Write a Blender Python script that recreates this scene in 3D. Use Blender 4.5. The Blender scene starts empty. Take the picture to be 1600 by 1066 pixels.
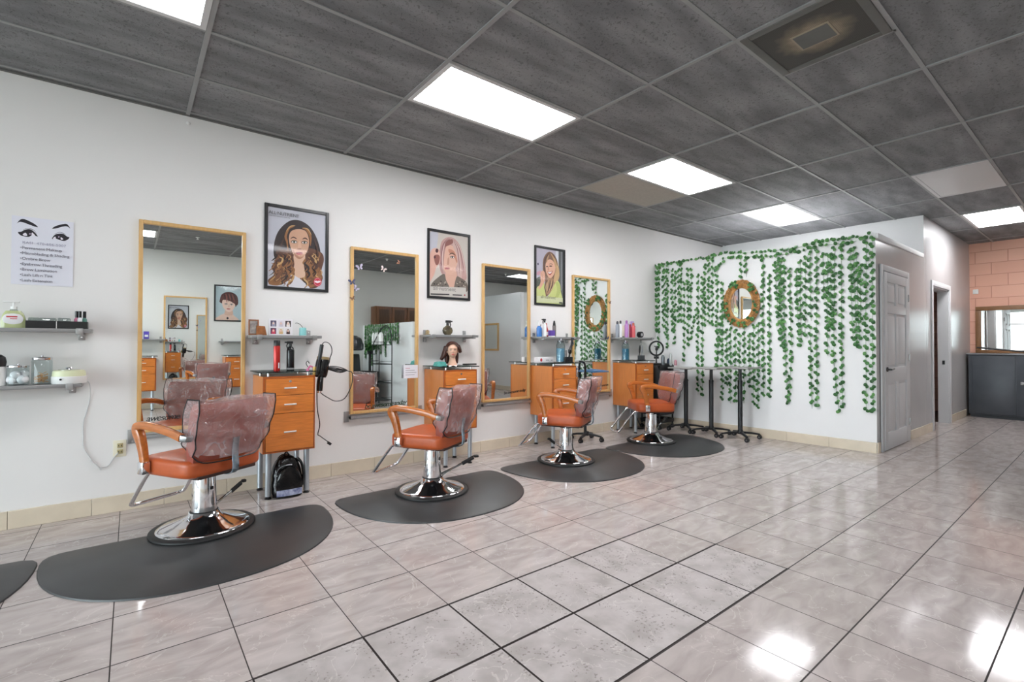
import bpy, bmesh, math, random
from mathutils import Matrix, Vector
random.seed(7)
SC = bpy.context.scene
COL = SC.collection
PI = math.pi
V = Vector

# ------------------------------------------------------------------ materials
def srgb(c):
    out = []
    for x in c[:3]:
        x = x / 255.0
        out.append(x / 12.92 if x <= 0.04045 else ((x + 0.055) / 1.055) ** 2.4)
    return (out[0], out[1], out[2], 1.0)

MATS = {}
def new_mat(name):
    m = bpy.data.materials.new(name)
    m.use_nodes = True
    m.node_tree.nodes.clear()
    MATS[name] = m
    return m, m.node_tree.nodes, m.node_tree.links

def N(nodes, typ, **kw):
    n = nodes.new(typ)
    for k, v in kw.items():
        if k.startswith('i_'):
            n.inputs[k[2:].replace('_', ' ')].default_value = v
        else:
            setattr(n, k, v)
    return n

def mat(name, color, rough=0.5, metal=0.0, spec=0.5, coat=0.0, var=0.0, vscale=6.0, stretch=(1, 1, 1),
        bump=0.0, bscale=60.0, alpha=1.0, emit=0.0, sheen=0.0, color2=None, detail=4.0, coatr=0.05):
    if name in MATS:
        return MATS[name]
    m, nd, lk = new_mat(name)
    out = N(nd, 'ShaderNodeOutputMaterial')
    b = N(nd, 'ShaderNodeBsdfPrincipled')
    lk.new(b.outputs[0], out.inputs[0])
    c = srgb(color)
    b.inputs['Base Color'].default_value = c
    b.inputs['Roughness'].default_value = rough
    b.inputs['Metallic'].default_value = metal
    b.inputs['Specular IOR Level'].default_value = spec
    b.inputs['Coat Weight'].default_value = coat
    b.inputs['Coat Roughness'].default_value = coatr
    b.inputs['Alpha'].default_value = alpha
    if sheen:
        b.inputs['Sheen Weight'].default_value = sheen
    if emit:
        b.inputs['Emission Color'].default_value = c
        b.inputs['Emission Strength'].default_value = emit
    tc = None
    if var or color2 or bump:
        tc = N(nd, 'ShaderNodeTexCoord')
        mp = N(nd, 'ShaderNodeMapping')
        mp.inputs['Scale'].default_value = stretch
        lk.new(tc.outputs['Object'], mp.inputs[0])
    if var or color2:
        nz = N(nd, 'ShaderNodeTexNoise')
        nz.inputs['Scale'].default_value = vscale
        nz.inputs['Detail'].default_value = detail
        lk.new(mp.outputs[0], nz.inputs['Vector'])
        rp = N(nd, 'ShaderNodeValToRGB')
        if color2:
            a, e = c, srgb(color2)
        else:
            a = tuple(x * (1 - var) for x in c[:3]) + (1,)
            e = tuple(min(1, x * (1 + var)) for x in c[:3]) + (1,)
        rp.color_ramp.elements[0].position = 0.3
        rp.color_ramp.elements[1].position = 0.7
        rp.color_ramp.elements[0].color = a
        rp.color_ramp.elements[1].color = e
        lk.new(nz.outputs[0], rp.inputs[0])
        lk.new(rp.outputs[0], b.inputs['Base Color'])
    if bump:
        n2 = N(nd, 'ShaderNodeTexNoise')
        n2.inputs['Scale'].default_value = bscale
        n2.inputs['Detail'].default_value = 3.0
        lk.new(mp.outputs[0], n2.inputs['Vector'])
        bp = N(nd, 'ShaderNodeBump')
        bp.inputs['Strength'].default_value = bump
        bp.inputs['Distance'].default_value = 0.01
        lk.new(n2.outputs[0], bp.inputs['Height'])
        lk.new(bp.outputs[0], b.inputs['Normal'])
    return m

def glass_mat(name, tint, refl=0.08, rough=0.0):
    if name in MATS:
        return MATS[name]
    m, nd, lk = new_mat(name)
    out = N(nd, 'ShaderNodeOutputMaterial')
    tr = N(nd, 'ShaderNodeBsdfTransparent')
    tr.inputs[0].default_value = srgb(tint)
    gl = N(nd, 'ShaderNodeBsdfGlossy')
    gl.inputs['Roughness'].default_value = rough
    lw = N(nd, 'ShaderNodeLayerWeight')
    lw.inputs['Blend'].default_value = 0.25
    ad = N(nd, 'ShaderNodeMath', operation='MULTIPLY_ADD')
    ad.inputs[1].default_value = 0.3
    ad.inputs[2].default_value = refl
    lk.new(lw.outputs['Fresnel'], ad.inputs[0])
    mx = N(nd, 'ShaderNodeMixShader')
    lk.new(ad.outputs[0], mx.inputs[0])
    lk.new(tr.outputs[0], mx.inputs[1])
    lk.new(gl.outputs[0], mx.inputs[2])
    lk.new(mx.outputs[0], out.inputs[0])
    return m

WHITE_WALL = mat('painted_wall', (233, 231, 229), rough=0.55, spec=0.3, var=0.015, vscale=1.5)
IVY_WALL = mat('painted_partition', (236, 236, 236), rough=0.55, spec=0.3, var=0.01, vscale=2.0)
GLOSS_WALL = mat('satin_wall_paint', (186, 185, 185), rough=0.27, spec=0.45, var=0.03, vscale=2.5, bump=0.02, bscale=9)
OPP_WALL = mat('painted_opposite_wall', (222, 222, 218), rough=0.6, spec=0.3, var=0.015, vscale=1.5)
DOOR_PAINT = mat('white_door_paint', (204, 204, 205), rough=0.5, spec=0.4)
BASE_TILE = mat('beige_base_tile', (216, 203, 182), rough=0.25, spec=0.5, var=0.07, vscale=5)
CHROME = mat('chrome', (225, 225, 228), rough=0.07, metal=1.0)
BRUSHED = mat('brushed_steel', (172, 172, 172), rough=0.33, metal=0.85)
SILVER = mat('silver_paint', (178, 184, 190), rough=0.3, metal=0.6)
BLACK = mat('black_plastic', (24, 24, 26), rough=0.35)
HANDLE = mat('satin_nickel', (232, 230, 226), rough=0.38, metal=0.45)
RUBBER = mat('black_rubber', (30, 30, 31), rough=0.5)
GREY_SHELF = mat('grey_shelf_board', (150, 150, 150), rough=0.35, metal=0.3)
WHITE_PL = mat('white_plastic', (236, 236, 234), rough=0.35)
CREAM = mat('cream_plastic', (228, 222, 200), rough=0.4)
ORANGE = mat('orange_leather', (188, 88, 44), rough=0.36, spec=0.5, var=0.06, vscale=14, bump=0.05, bscale=160)
BACKLEATHER = mat('dusty_back_leather', (160, 80, 66), rough=0.42, var=0.08, vscale=9)
ARMWOOD = mat('honey_arm_wood', (186, 104, 40), rough=0.25, coat=0.4, var=0.18, vscale=9, stretch=(6, 1, 6))
CHERRY = mat('cherry_veneer', (212, 124, 52), rough=0.3, coat=0.15, var=0.14, vscale=7, stretch=(1.2, 1.2, 14), detail=6)
CHERRY_V = mat('cherry_veneer_side', (214, 134, 70), rough=0.3, coat=0.15, var=0.08, vscale=8, stretch=(14, 14, 0.8), detail=6)  # lighter than the fronts: light on the cabinet side put into the colour
CHERRY_D = mat('cherry_edge', (168, 86, 30), rough=0.35, var=0.1, vscale=12)
OAK = mat('light_oak', (214, 172, 112), rough=0.35, coat=0.1, var=0.1, vscale=8, stretch=(8, 8, 1))
DARKWOOD = mat('dark_cabinet_wood', (104, 66, 38), rough=0.4, var=0.2, vscale=8, stretch=(8, 8, 1))
DARKWOOD2 = mat('dark_cabinet_panel', (74, 48, 28), rough=0.45, var=0.2, vscale=8, stretch=(8, 8, 1))
MIRROR = mat('mirror_silver', (236, 240, 238), rough=0.0, metal=1.0)
POSTER_FRAME = mat('black_poster_frame', (34, 34, 36), rough=0.3)
GLAZE = glass_mat('poster_glazing', (255, 255, 255), refl=0.03, rough=0.05)
GLASS_TOP = glass_mat('green_tinted_glass', (128, 146, 142), refl=0.08)
CLEAR = glass_mat('clear_glass', (240, 245, 245), refl=0.03)
CLEAR_PL = glass_mat('clear_plastic', (225, 232, 230), refl=0.12, rough=0.08)
CABGREY = mat('charcoal_cabinet_paint', (70, 74, 80), rough=0.4, var=0.12, vscale=5)
INK = mat('black_ink', (22, 20, 24), rough=0.6)
GREYINK = mat('grey_ink', (110, 110, 118), rough=0.6)
PAPER = mat('white_paper', (232, 232, 240), rough=0.6)
BLACKVINYL = mat('glossy_black_vinyl', (10, 10, 12), rough=0.16, bump=0.5, bscale=18)
GRID = mat('ceiling_grid_paint', (146, 147, 147), rough=0.45, var=0.1, vscale=3)
LAMP_FRAME = mat('light_frame_paint', (205, 205, 205), rough=0.4)
IRON = mat('black_iron', (28, 30, 30), rough=0.4)
ALU = mat('aluminium_mullion', (150, 148, 145), rough=0.4, metal=0.7)

def M2(nd, lk, op, a, b=None):
    n = N(nd, 'ShaderNodeMath', operation=op)
    for i, x in enumerate((a, b)):
        if x is None: continue
        if isinstance(x, (int, float)): n.inputs[i].default_value = x
        else: lk.new(x, n.inputs[i])
    return n.outputs[0]

def plastic_cover():
    m, nd, lk = new_mat('clear_vinyl_cover')
    out = N(nd, 'ShaderNodeOutputMaterial')
    tc = N(nd, 'ShaderNodeTexCoord')
    def noise(sc, de, di):
        n = N(nd, 'ShaderNodeTexNoise'); n.inputs['Scale'].default_value = sc; n.inputs['Detail'].default_value = de; n.inputs['Distortion'].default_value = di
        lk.new(tc.outputs['Object'], n.inputs['Vector'])
        return n.outputs[0]
    def crease(o, w):
        d = M2(nd, lk, 'ABSOLUTE', M2(nd, lk, 'SUBTRACT', o, 0.5))
        r = N(nd, 'ShaderNodeMapRange', interpolation_type='SMOOTHSTEP'); r.inputs[1].default_value = 0.0; r.inputs[2].default_value = w; r.inputs[3].default_value = 1.0; r.inputs[4].default_value = 0.0
        lk.new(d, r.inputs[0])
        return r.outputs[0]
    n1, n2, n3 = noise(3.2, 2.0, 2.0), noise(7.5, 2.0, 1.6), noise(4.0, 1.0, 0.5)
    c1 = M2(nd, lk, 'MULTIPLY', crease(n1, 0.035), n3)
    c2 = M2(nd, lk, 'MULTIPLY', crease(n2, 0.03), M2(nd, lk, 'SUBTRACT', 1.0, n3))
    cr = M2(nd, lk, 'ADD', c1, M2(nd, lk, 'MULTIPLY', c2, 0.7))
    h = M2(nd, lk, 'ADD', M2(nd, lk, 'MULTIPLY', cr, 0.45), n1)
    bp = N(nd, 'ShaderNodeBump'); bp.inputs['Strength'].default_value = 0.75; bp.inputs['Distance'].default_value = 0.035
    lk.new(h, bp.inputs['Height'])
    tr = N(nd, 'ShaderNodeBsdfTransparent'); tr.inputs[0].default_value = (1, 0.96, 0.95, 1)
    df = N(nd, 'ShaderNodeBsdfDiffuse'); df.inputs[0].default_value = srgb((244, 222, 224))
    gl = N(nd, 'ShaderNodeBsdfGlossy'); gl.inputs['Roughness'].default_value = 0.09
    lk.new(bp.outputs[0], gl.inputs['Normal'])
    fac = M2(nd, lk, 'ADD', M2(nd, lk, 'MULTIPLY', n3, 0.34), M2(nd, lk, 'MULTIPLY', cr, 0.20))  # milky haze, plus fold glints painted as white along the creases
    m1 = N(nd, 'ShaderNodeMixShader'); lk.new(fac, m1.inputs[0]); lk.new(tr.outputs[0], m1.inputs[1]); lk.new(df.outputs[0], m1.inputs[2])
    lw = N(nd, 'ShaderNodeLayerWeight'); lw.inputs['Blend'].default_value = 0.3; lk.new(bp.outputs[0], lw.inputs['Normal'])
    ad = N(nd, 'ShaderNodeMath', operation='MULTIPLY_ADD'); ad.inputs[1].default_value = 0.5; ad.inputs[2].default_value = 0.06
    lk.new(lw.outputs['Fresnel'], ad.inputs[0])
    m2 = N(nd, 'ShaderNodeMixShader'); lk.new(ad.outputs[0], m2.inputs[0]); lk.new(m1.outputs[0], m2.inputs[1]); lk.new(gl.outputs[0], m2.inputs[2])
    lk.new(m2.outputs[0], out.inputs[0])
    return m
COVER = plastic_cover()

FX0, FY0, TX, TY = 1.1687, 1.9579, 0.4064, 0.4087
def floor_material():
    m, nd, lk = new_mat('glazed_floor_tile')
    out = N(nd, 'ShaderNodeOutputMaterial')
    b = N(nd, 'ShaderNodeBsdfPrincipled')
    lk.new(b.outputs[0], out.inputs[0])
    tc = N(nd, 'ShaderNodeTexCoord')
    sp = N(nd, 'ShaderNodeSeparateXYZ'); lk.new(tc.outputs['Object'], sp.inputs[0])
    u = M2(nd, lk, 'DIVIDE', M2(nd, lk, 'SUBTRACT', sp.outputs[0], FX0), TX)
    v = M2(nd, lk, 'DIVIDE', M2(nd, lk, 'SUBTRACT', FY0, sp.outputs[1]), TY)
    iu, iv = M2(nd, lk, 'FLOOR', u), M2(nd, lk, 'FLOOR', v)
    fu, fv = M2(nd, lk, 'FRACT', u), M2(nd, lk, 'FRACT', v)
    du = M2(nd, lk, 'MINIMUM', fu, M2(nd, lk, 'SUBTRACT', 1.0, fu))
    dv = M2(nd, lk, 'MINIMUM', fv, M2(nd, lk, 'SUBTRACT', 1.0, fv))
    # worn patch of tiles
    def inr(x, lo, hi):
        return M2(nd, lk, 'MULTIPLY', M2(nd, lk, 'GREATER_THAN', x, lo - 0.001), M2(nd, lk, 'LESS_THAN', x, hi - 0.001))
    r0 = M2(nd, lk, 'MULTIPLY', inr(iv, 0, 1), inr(iu, -2, 3))
    r1 = M2(nd, lk, 'MULTIPLY', inr(iv, 1, 2), inr(iu, -2, 4))
    worn = M2(nd, lk, 'MAXIMUM', r0, r1)
    wu0 = inr(v, -0.02, 2.02); wu1 = inr(u, -2.0, 4.03)
    wz = M2(nd, lk, 'MULTIPLY', wu0, wu1)
    wid = M2(nd, lk, 'ADD', 0.0062, M2(nd, lk, 'MULTIPLY', wz, 0.0062))
    gu = M2(nd, lk, 'LESS_THAN', du, M2(nd, lk, 'MULTIPLY', wid, 0.85))
    gv = M2(nd, lk, 'LESS_THAN', dv, M2(nd, lk, 'MULTIPLY', wid, 1.2))
    gr = M2(nd, lk, 'MAXIMUM', gu, gv)
    # per tile offset
    cb = N(nd, 'ShaderNodeCombineXYZ'); lk.new(iu, cb.inputs[0]); lk.new(iv, cb.inputs[1])
    wn = N(nd, 'ShaderNodeTexWhiteNoise', noise_dimensions='2D'); lk.new(cb.outputs[0], wn.inputs['Vector'])
    sc = N(nd, 'ShaderNodeVectorMath', operation='SCALE'); sc.inputs['Scale'].default_value = 7.0
    lk.new(wn.outputs['Color'], sc.inputs[0])
    ad = N(nd, 'ShaderNodeVectorMath', operation='ADD'); lk.new(tc.outputs['Object'], ad.inputs[0]); lk.new(sc.outputs[0], ad.inputs[1])
    mp = N(nd, 'ShaderNodeMapping'); mp.inputs['Scale'].default_value = (1, 2.6, 1); lk.new(ad.outputs[0], mp.inputs[0])
    nz = N(nd, 'ShaderNodeTexNoise'); nz.inputs['Scale'].default_value = 4.5; nz.inputs['Detail'].default_value = 7; nz.inputs['Distortion'].default_value = 0.9
    lk.new(mp.outputs[0], nz.inputs['Vector'])
    rp = N(nd, 'ShaderNodeValToRGB')
    rp.color_ramp.elements[0].position = 0.32; rp.color_ramp.elements[1].position = 0.68
    rp.color_ramp.elements[0].color = srgb((172, 161, 157)); rp.color_ramp.elements[1].color = srgb((195, 185, 181))
    lk.new(nz.outputs[0], rp.inputs[0])
    # grey worn look with pits
    nw = N(nd, 'ShaderNodeTexNoise'); nw.inputs['Scale'].default_value = 9; nw.inputs['Detail'].default_value = 6
    lk.new(ad.outputs[0], nw.inputs['Vector'])
    rw = N(nd, 'ShaderNodeValToRGB')
    rw.color_ramp.elements[0].position = 0.3; rw.color_ramp.elements[1].position = 0.62
    rw.color_ramp.elements[0].color = srgb((162, 154, 150)); rw.color_ramp.elements[1].color = srgb((188, 180, 178))
    lk.new(nw.outputs[0], rw.inputs[0])
    npit = N(nd, 'ShaderNodeTexNoise'); npit.inputs['Scale'].default_value = 75; npit.inputs['Detail'].default_value = 2
    lk.new(ad.outputs[0], npit.inputs['Vector'])
    pm = N(nd, 'ShaderNodeTexNoise'); pm.inputs['Scale'].default_value = 7; lk.new(ad.outputs[0], pm.inputs['Vector'])
    pit = M2(nd, lk, 'MULTIPLY', M2(nd, lk, 'GREATER_THAN', npit.outputs[0], 0.62), M2(nd, lk, 'GREATER_THAN', pm.outputs[0], 0.53))
    mpit = N(nd, 'ShaderNodeMix', data_type='RGBA'); lk.new(M2(nd, lk, 'MULTIPLY', pit, 0.5), mpit.inputs[0])
    lk.new(rw.outputs[0], mpit.inputs[6]); mpit.inputs[7].default_value = srgb((96, 84, 78))
    mw = N(nd, 'ShaderNodeMix', data_type='RGBA'); lk.new(worn, mw.inputs[0]); lk.new(rp.outputs[0], mw.inputs[6]); lk.new(mpit.outputs[2], mw.inputs[7])
    # thin veins
    vo = N(nd, 'ShaderNodeTexNoise'); vo.inputs['Scale'].default_value = 3.2; vo.inputs['Detail'].default_value = 5; vo.inputs['Distortion'].default_value = 1.5
    lk.new(ad.outputs[0], vo.inputs['Vector'])
    vn = M2(nd, lk, 'LESS_THAN', M2(nd, lk, 'ABSOLUTE', M2(nd, lk, 'SUBTRACT', vo.outputs[0], 0.5)), 0.0045)
    mv = N(nd, 'ShaderNodeMix', data_type='RGBA'); lk.new(M2(nd, lk, 'MULTIPLY', vn, 0.3), mv.inputs[0]); lk.new(mw.outputs[2], mv.inputs[6]); mv.inputs[7].default_value = srgb((225, 220, 214))
    mg = N(nd, 'ShaderNodeMix', data_type='RGBA'); lk.new(gr, mg.inputs[0]); lk.new(mv.outputs[2], mg.inputs[6]); mg.inputs[7].default_value = srgb((42, 34, 32))
    lk.new(mg.outputs[2], b.inputs['Base Color'])
    rr = M2(nd, lk, 'ADD', 0.095, M2(nd, lk, 'MULTIPLY', gr, 0.5))
    rr = M2(nd, lk, 'ADD', rr, M2(nd, lk, 'MULTIPLY', worn, 0.38))
    lk.new(rr, b.inputs['Roughness'])
    b.inputs['Specular IOR Level'].default_value = 0.34
    hb = M2(nd, lk, 'SUBTRACT', M2(nd, lk, 'MULTIPLY', vo.outputs[0], 0.5), M2(nd, lk, 'MULTIPLY', gr, 0.6))
    bp = N(nd, 'ShaderNodeBump'); bp.inputs['Strength'].default_value = 0.14; bp.inputs['Distance'].default_value = 0.005
    lk.new(hb, bp.inputs['Height']); lk.new(bp.outputs[0], b.inputs['Normal'])
    return m

def ceiling_material():
    m, nd, lk = new_mat('charcoal_ceiling_tile')
    out = N(nd, 'ShaderNodeOutputMaterial')
    b = N(nd, 'ShaderNodeBsdfPrincipled'); lk.new(b.outputs[0], out.inputs[0])
    tc = N(nd, 'ShaderNodeTexCoord')
    mp = N(nd, 'ShaderNodeMapping'); mp.inputs['Scale'].default_value = (0.8, 3.0, 1); lk.new(tc.outputs['Object'], mp.inputs[0])
    n1 = N(nd, 'ShaderNodeTexNoise'); n1.inputs['Scale'].default_value = 2.2; n1.inputs['Detail'].default_value = 5; lk.new(mp.outputs[0], n1.inputs['Vector'])
    r1 = N(nd, 'ShaderNodeValToRGB')
    r1.color_ramp.elements[0].position = 0.35; r1.color_ramp.elements[1].position = 0.75
    r1.color_ramp.elements[0].color = srgb((114, 115, 117)); r1.color_ramp.elements[1].color = srgb((150, 151, 153))
    lk.new(n1.outputs[0], r1.inputs[0])
    n2 = N(nd, 'ShaderNodeTexNoise'); n2.inputs['Scale'].default_value = 55; n2.inputs['Detail'].default_value = 4; n2.inputs['Distortion'].default_value = 1.2; lk.new(tc.outputs['Object'], n2.inputs['Vector'])
    g = M2(nd, lk, 'GREATER_THAN', n2.outputs[0], 0.6)
    mx = N(nd, 'ShaderNodeMix', data_type='RGBA'); lk.new(M2(nd, lk, 'MULTIPLY', g, 0.45), mx.inputs[0]); lk.new(r1.outputs[0], mx.inputs[6]); mx.inputs[7].default_value = srgb((62, 62, 60))
    lk.new(mx.outputs[2], b.inputs['Base Color'])
    b.inputs['Roughness'].default_value = 0.75; b.inputs['Specular IOR Level'].default_value = 0.25
    bp = N(nd, 'ShaderNodeBump'); bp.inputs['Strength'].default_value = 0.5; bp.inputs['Distance'].default_value = 0.004
    lk.new(n2.outputs[0], bp.inputs['Height']); lk.new(bp.outputs[0], b.inputs['Normal'])
    return m

def block_material():
    m, nd, lk = new_mat('salmon_painted_block')
    out = N(nd, 'ShaderNodeOutputMaterial')
    b = N(nd, 'ShaderNodeBsdfPrincipled'); lk.new(b.outputs[0], out.inputs[0])
    tc = N(nd, 'ShaderNodeTexCoord')
    sp = N(nd, 'ShaderNodeSeparateXYZ'); lk.new(tc.outputs['Object'], sp.inputs[0])
    cb = N(nd, 'ShaderNodeCombineXYZ'); lk.new(sp.outputs[1], cb.inputs[0]); lk.new(sp.outputs[2], cb.inputs[1])
    br = N(nd, 'ShaderNodeTexBrick')
    br.inputs['Scale'].default_value = 1.0; br.inputs['Brick Width'].default_value = 0.406; br.inputs['Row Height'].default_value = 0.203
    br.inputs['Mortar Size'].default_value = 0.006; br.inputs['Mortar Smooth'].default_value = 0.4
    br.inputs['Color1'].default_value = srgb((238, 186, 162)); br.inputs['Color2'].default_value = srgb((232, 176, 152)); br.inputs['Mortar'].default_value = srgb((208, 146, 124))
    lk.new(cb.outputs[0], br.inputs['Vector'])
    lk.new(br.outputs['Color'], b.inputs['Base Color'])
    b.inputs['Roughness'].default_value = 0.6
    nz = N(nd, 'ShaderNodeTexNoise'); nz.inputs['Scale'].default_value = 40
    lk.new(tc.outputs['Object'], nz.inputs['Vector'])
    h = M2(nd, lk, 'SUBTRACT', M2(nd, lk, 'MULTIPLY', nz.outputs[0], 0.4), br.outputs['Fac'])
    bp = N(nd, 'ShaderNodeBump'); bp.inputs['Strength'].default_value = 0.5; bp.inputs['Distance'].default_value = 0.01
    lk.new(h, bp.inputs['Height']); lk.new(bp.outputs[0], b.inputs['Normal'])
    return m

def leaf_material():
    m, nd, lk = new_mat('ivy_leaf')
    out = N(nd, 'ShaderNodeOutputMaterial')
    b = N(nd, 'ShaderNodeBsdfPrincipled'); lk.new(b.outputs[0], out.inputs[0])
    g = N(nd, 'ShaderNodeNewGeometry')
    rp = N(nd, 'ShaderNodeValToRGB')
    rp.color_ramp.elements[0].color = srgb((38, 86, 40)); rp.color_ramp.elements[1].color = srgb((100, 152, 84))
    e = rp.color_ramp.elements.new(0.55); e.color = srgb((60, 116, 56))
    lk.new(g.outputs['Random Per Island'], rp.inputs[0])
    lk.new(rp.outputs[0], b.inputs['Base Color'])
    b.inputs['Roughness'].default_value = 0.5
    return m

def mat_rubber_mat():
    return mat('rubber_mat', (58, 59, 60), rough=0.38, spec=0.45, var=0.18, vscale=3.5, bump=0.08, bscale=220)

# ------------------------------------------------------------------ mesh builder
class MB:
    def __init__(s):
        s.bm = bmesh.new()
        s.mats = []
    def _mi(s, m):
        if m not in s.mats:
            s.mats.append(m)
        return s.mats.index(m)
    def _take(s, bm, m, M=None):
        if M is not None:
            bmesh.ops.transform(bm, matrix=M, verts=bm.verts)
        mi = s._mi(m)
        for f in bm.faces:
            f.material_index = mi
        me = bpy.data.meshes.new('tmp')
        bm.to_mesh(me); bm.free()
        s.bm.from_mesh(me)
        bpy.data.meshes.remove(me)
        return s
    def box(s, c, size, m, bevel=0.0, seg=2, R=None):
        bm = bmesh.new()
        bmesh.ops.create_cube(bm, size=1.0)
        bmesh.ops.scale(bm, vec=size, verts=bm.verts)
        if bevel:
            bmesh.ops.bevel(bm, geom=list(bm.edges), offset=min(bevel, min(size) * 0.49), segments=seg, profile=0.5, affect='EDGES')
        M = Matrix.Translation(c)
        if R is not None:
            M = M @ R.to_4x4()
        return s._take(bm, m, M)
    def span(s, a, b, m, bevel=0.0, seg=2):
        a, b = V(a), V(b)
        return s.box((a + b) / 2, [abs(x) for x in (b - a)], m, bevel, seg)
    def cyl(s, p0, p1, r0, m, r1=None, seg=20):
        p0, p1 = V(p0), V(p1)
        d = p1 - p0
        bm = bmesh.new()
        bmesh.ops.create_cone(bm, cap_ends=True, segments=seg, radius1=r0, radius2=r0 if r1 is None else r1, depth=d.length)
        q = V((0, 0, 1)).rotation_difference(d.normalized())
        return s._take(bm, m, Matrix.Translation((p0 + p1) / 2) @ q.to_matrix().to_4x4())
    def ell(s, c, r, m, seg=16, R=None):
        bm = bmesh.new()
        bmesh.ops.create_uvsphere(bm, u_segments=seg, v_segments=max(6, seg // 2 + 2), radius=1.0)
        if isinstance(r, (int, float)): r = (r, r, r)
        bmesh.ops.scale(bm, vec=r, verts=bm.verts)
        M = Matrix.Translation(c)
        if R is not None: M = M @ R.to_4x4()
        return s._take(bm, m, M)
    def lathe(s, prof, c, m, seg=28, R=None):
        bm = bmesh.new()
        rings = []
        for r, z in prof:
            if r < 1e-5:
                rings.append([bm.verts.new((0, 0, z))])
            else:
                rings.append([bm.verts.new((r * math.cos(2 * PI * k / seg), r * math.sin(2 * PI * k / seg), z)) for k in range(seg)])
        for a, b in zip(rings, rings[1:]):
            for k in range(seg):
                k2 = (k + 1) % seg
                if len(a) == 1 and len(b) == 1: continue
                if len(a) == 1: bm.faces.new((a[0], b[k], b[k2]))
                elif len(b) == 1: bm.faces.new((a[k], a[k2], b[0]))
                else: bm.faces.new((a[k], a[k2], b[k2], b[k]))
        for ring in (rings[0], rings[-1]):
            if len(ring) > 1:
                bm.faces.new(ring)
        bmesh.ops.recalc_face_normals(bm, faces=bm.faces)
        M = Matrix.Translation(c)
        if R is not None: M = M @ R.to_4x4()
        return s._take(bm, m, M)
    def sweep(s, pts, sec, m, up=(0, 0, 1), closed=False, scales=None):
        # sec: list of (a, b) offsets along side and normal
        pts = [V(p) for p in pts]
        bm = bmesh.new()
        n = len(pts)
        rings = []
        prev = None
        for i, p in enumerate(pts):
            if closed:
                t = (pts[(i + 1) % n] - pts[i - 1])
            else:
                t = pts[min(i + 1, n - 1)] - pts[max(i - 1, 0)]
            t.normalize()
            if prev is None:
                u = V(up)
                if abs(u.dot(t)) > 0.95: u = V((1, 0, 0)) if abs(t.x) < 0.9 else V((0, 1, 0))
                a = t.cross(u).normalized()
            else:
                a = (prev - t * prev.dot(t)).normalized()
            prev = a
            b = a.cross(t).normalized()
            k = scales[i] if scales else 1.0
            if isinstance(k, (int, float)): k = (k, k)
            rings.append([bm.verts.new(p + a * (x * k[0]) + b * (y * k[1])) for x, y in sec])
        ns = len(sec)
        rng = range(n if closed else n - 1)
        for i in rng:
            A, B = rings[i], rings[(i + 1) % n]
            for k in range(ns):
                bm.faces.new((A[k], A[(k + 1) % ns], B[(k + 1) % ns], B[k]))
        if not closed:
            bm.faces.new(rings[0]); bm.faces.new(list(reversed(rings[-1])))
        bmesh.ops.recalc_face_normals(bm, faces=bm.faces)
        return s._take(bm, m)
    def tube(s, pts, r, m, seg=8, closed=False, smooth=0, scales=None):
        if smooth: pts = spline(pts, smooth, closed)
        return s.sweep(pts, [(r * math.cos(2 * PI * k / seg), r * math.sin(2 * PI * k / seg)) for k in range(seg)], m, closed=closed, scales=scales)
    def prism(s, pts, o, ux, uy, th, m):
        # polygon in the plane (o, ux, uy) extruded by th along ux x uy
        o, ux, uy = V(o), V(ux), V(uy)
        nrm = ux.cross(uy).normalized() * th
        bm = bmesh.new()
        a = [bm.verts.new(o + ux * x + uy * y) for x, y in pts]
        b = [bm.verts.new(o + ux * x + uy * y + nrm) for x, y in pts]
        f0 = bm.faces.new(a); f1 = bm.faces.new(list(reversed(b)))
        n = len(pts)
        for k in range(n):
            bm.faces.new((a[k], b[k], b[(k + 1) % n], a[(k + 1) % n]))
        bmesh.ops.recalc_face_normals(bm, faces=bm.faces)
        bmesh.ops.triangulate(bm, faces=[f0, f1])
        return s._take(bm, m)
    def flat(s, pts, o, ux, uy, m):
        o, ux, uy = V(o), V(ux), V(uy)
        bm = bmesh.new()
        f = bm.faces.new([bm.verts.new(o + ux * x + uy * y) for x, y in pts])
        f.normal_update()
        if f.normal.dot(ux.cross(uy)) < 0: f.normal_flip()
        bmesh.ops.triangulate(bm, faces=[f])
        return s._take(bm, m)
    def build(s, name, parent=None, angle=38, loc=None):
        bm = s.bm
        bm.normal_update()
        lim = math.radians(angle)
        for e in bm.edges:
            e.smooth = True if len(e.link_faces) < 2 else e.calc_face_angle(0) < lim
        for f in bm.faces: f.smooth = True
        me = bpy.data.meshes.new(name)
        bm.to_mesh(me); bm.free()
        for m in s.mats: me.materials.append(m)
        o = bpy.data.objects.new(name, me)
        COL.objects.link(o)
        if parent is not None: o.parent = parent
        if loc is not None: o.location = loc
        return o

def spline(pts, k=6, closed=False):
    pts = [tuple(p) for p in pts]
    n = len(pts)
    out = []
    rng = range(n) if closed else range(n - 1)
    for i in rng:
        if closed:
            p0, p1, p2, p3 = pts[i - 1], pts[i], pts[(i + 1) % n], pts[(i + 2) % n]
        else:
            p0, p1, p2, p3 = pts[max(i - 1, 0)], pts[i], pts[i + 1], pts[min(i + 2, n - 1)]
        for j in range(k):
            t = j / k
            out.append(tuple(0.5 * ((2 * b) + (-a + c) * t + (2 * a - 5 * b + 4 * c - d) * t * t + (-a + 3 * b - 3 * c + d) * t ** 3)
                             for a, b, c, d in zip(p0, p1, p2, p3)))
    if not closed: out.append(pts[-1])
    return out

def rect_sec(w, h, r=0.006):
    pts = []
    for sx, sy, a0 in ((1, 1, 0), (-1, 1, 90), (-1, -1, 180), (1, -1, 270)):
        for k in range(3):
            a = math.radians(a0 + 45 * k)
            pts.append((sx * (w / 2 - r) + r * math.cos(a), sy * (h / 2 - r) + r * math.sin(a)))
    return pts

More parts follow.
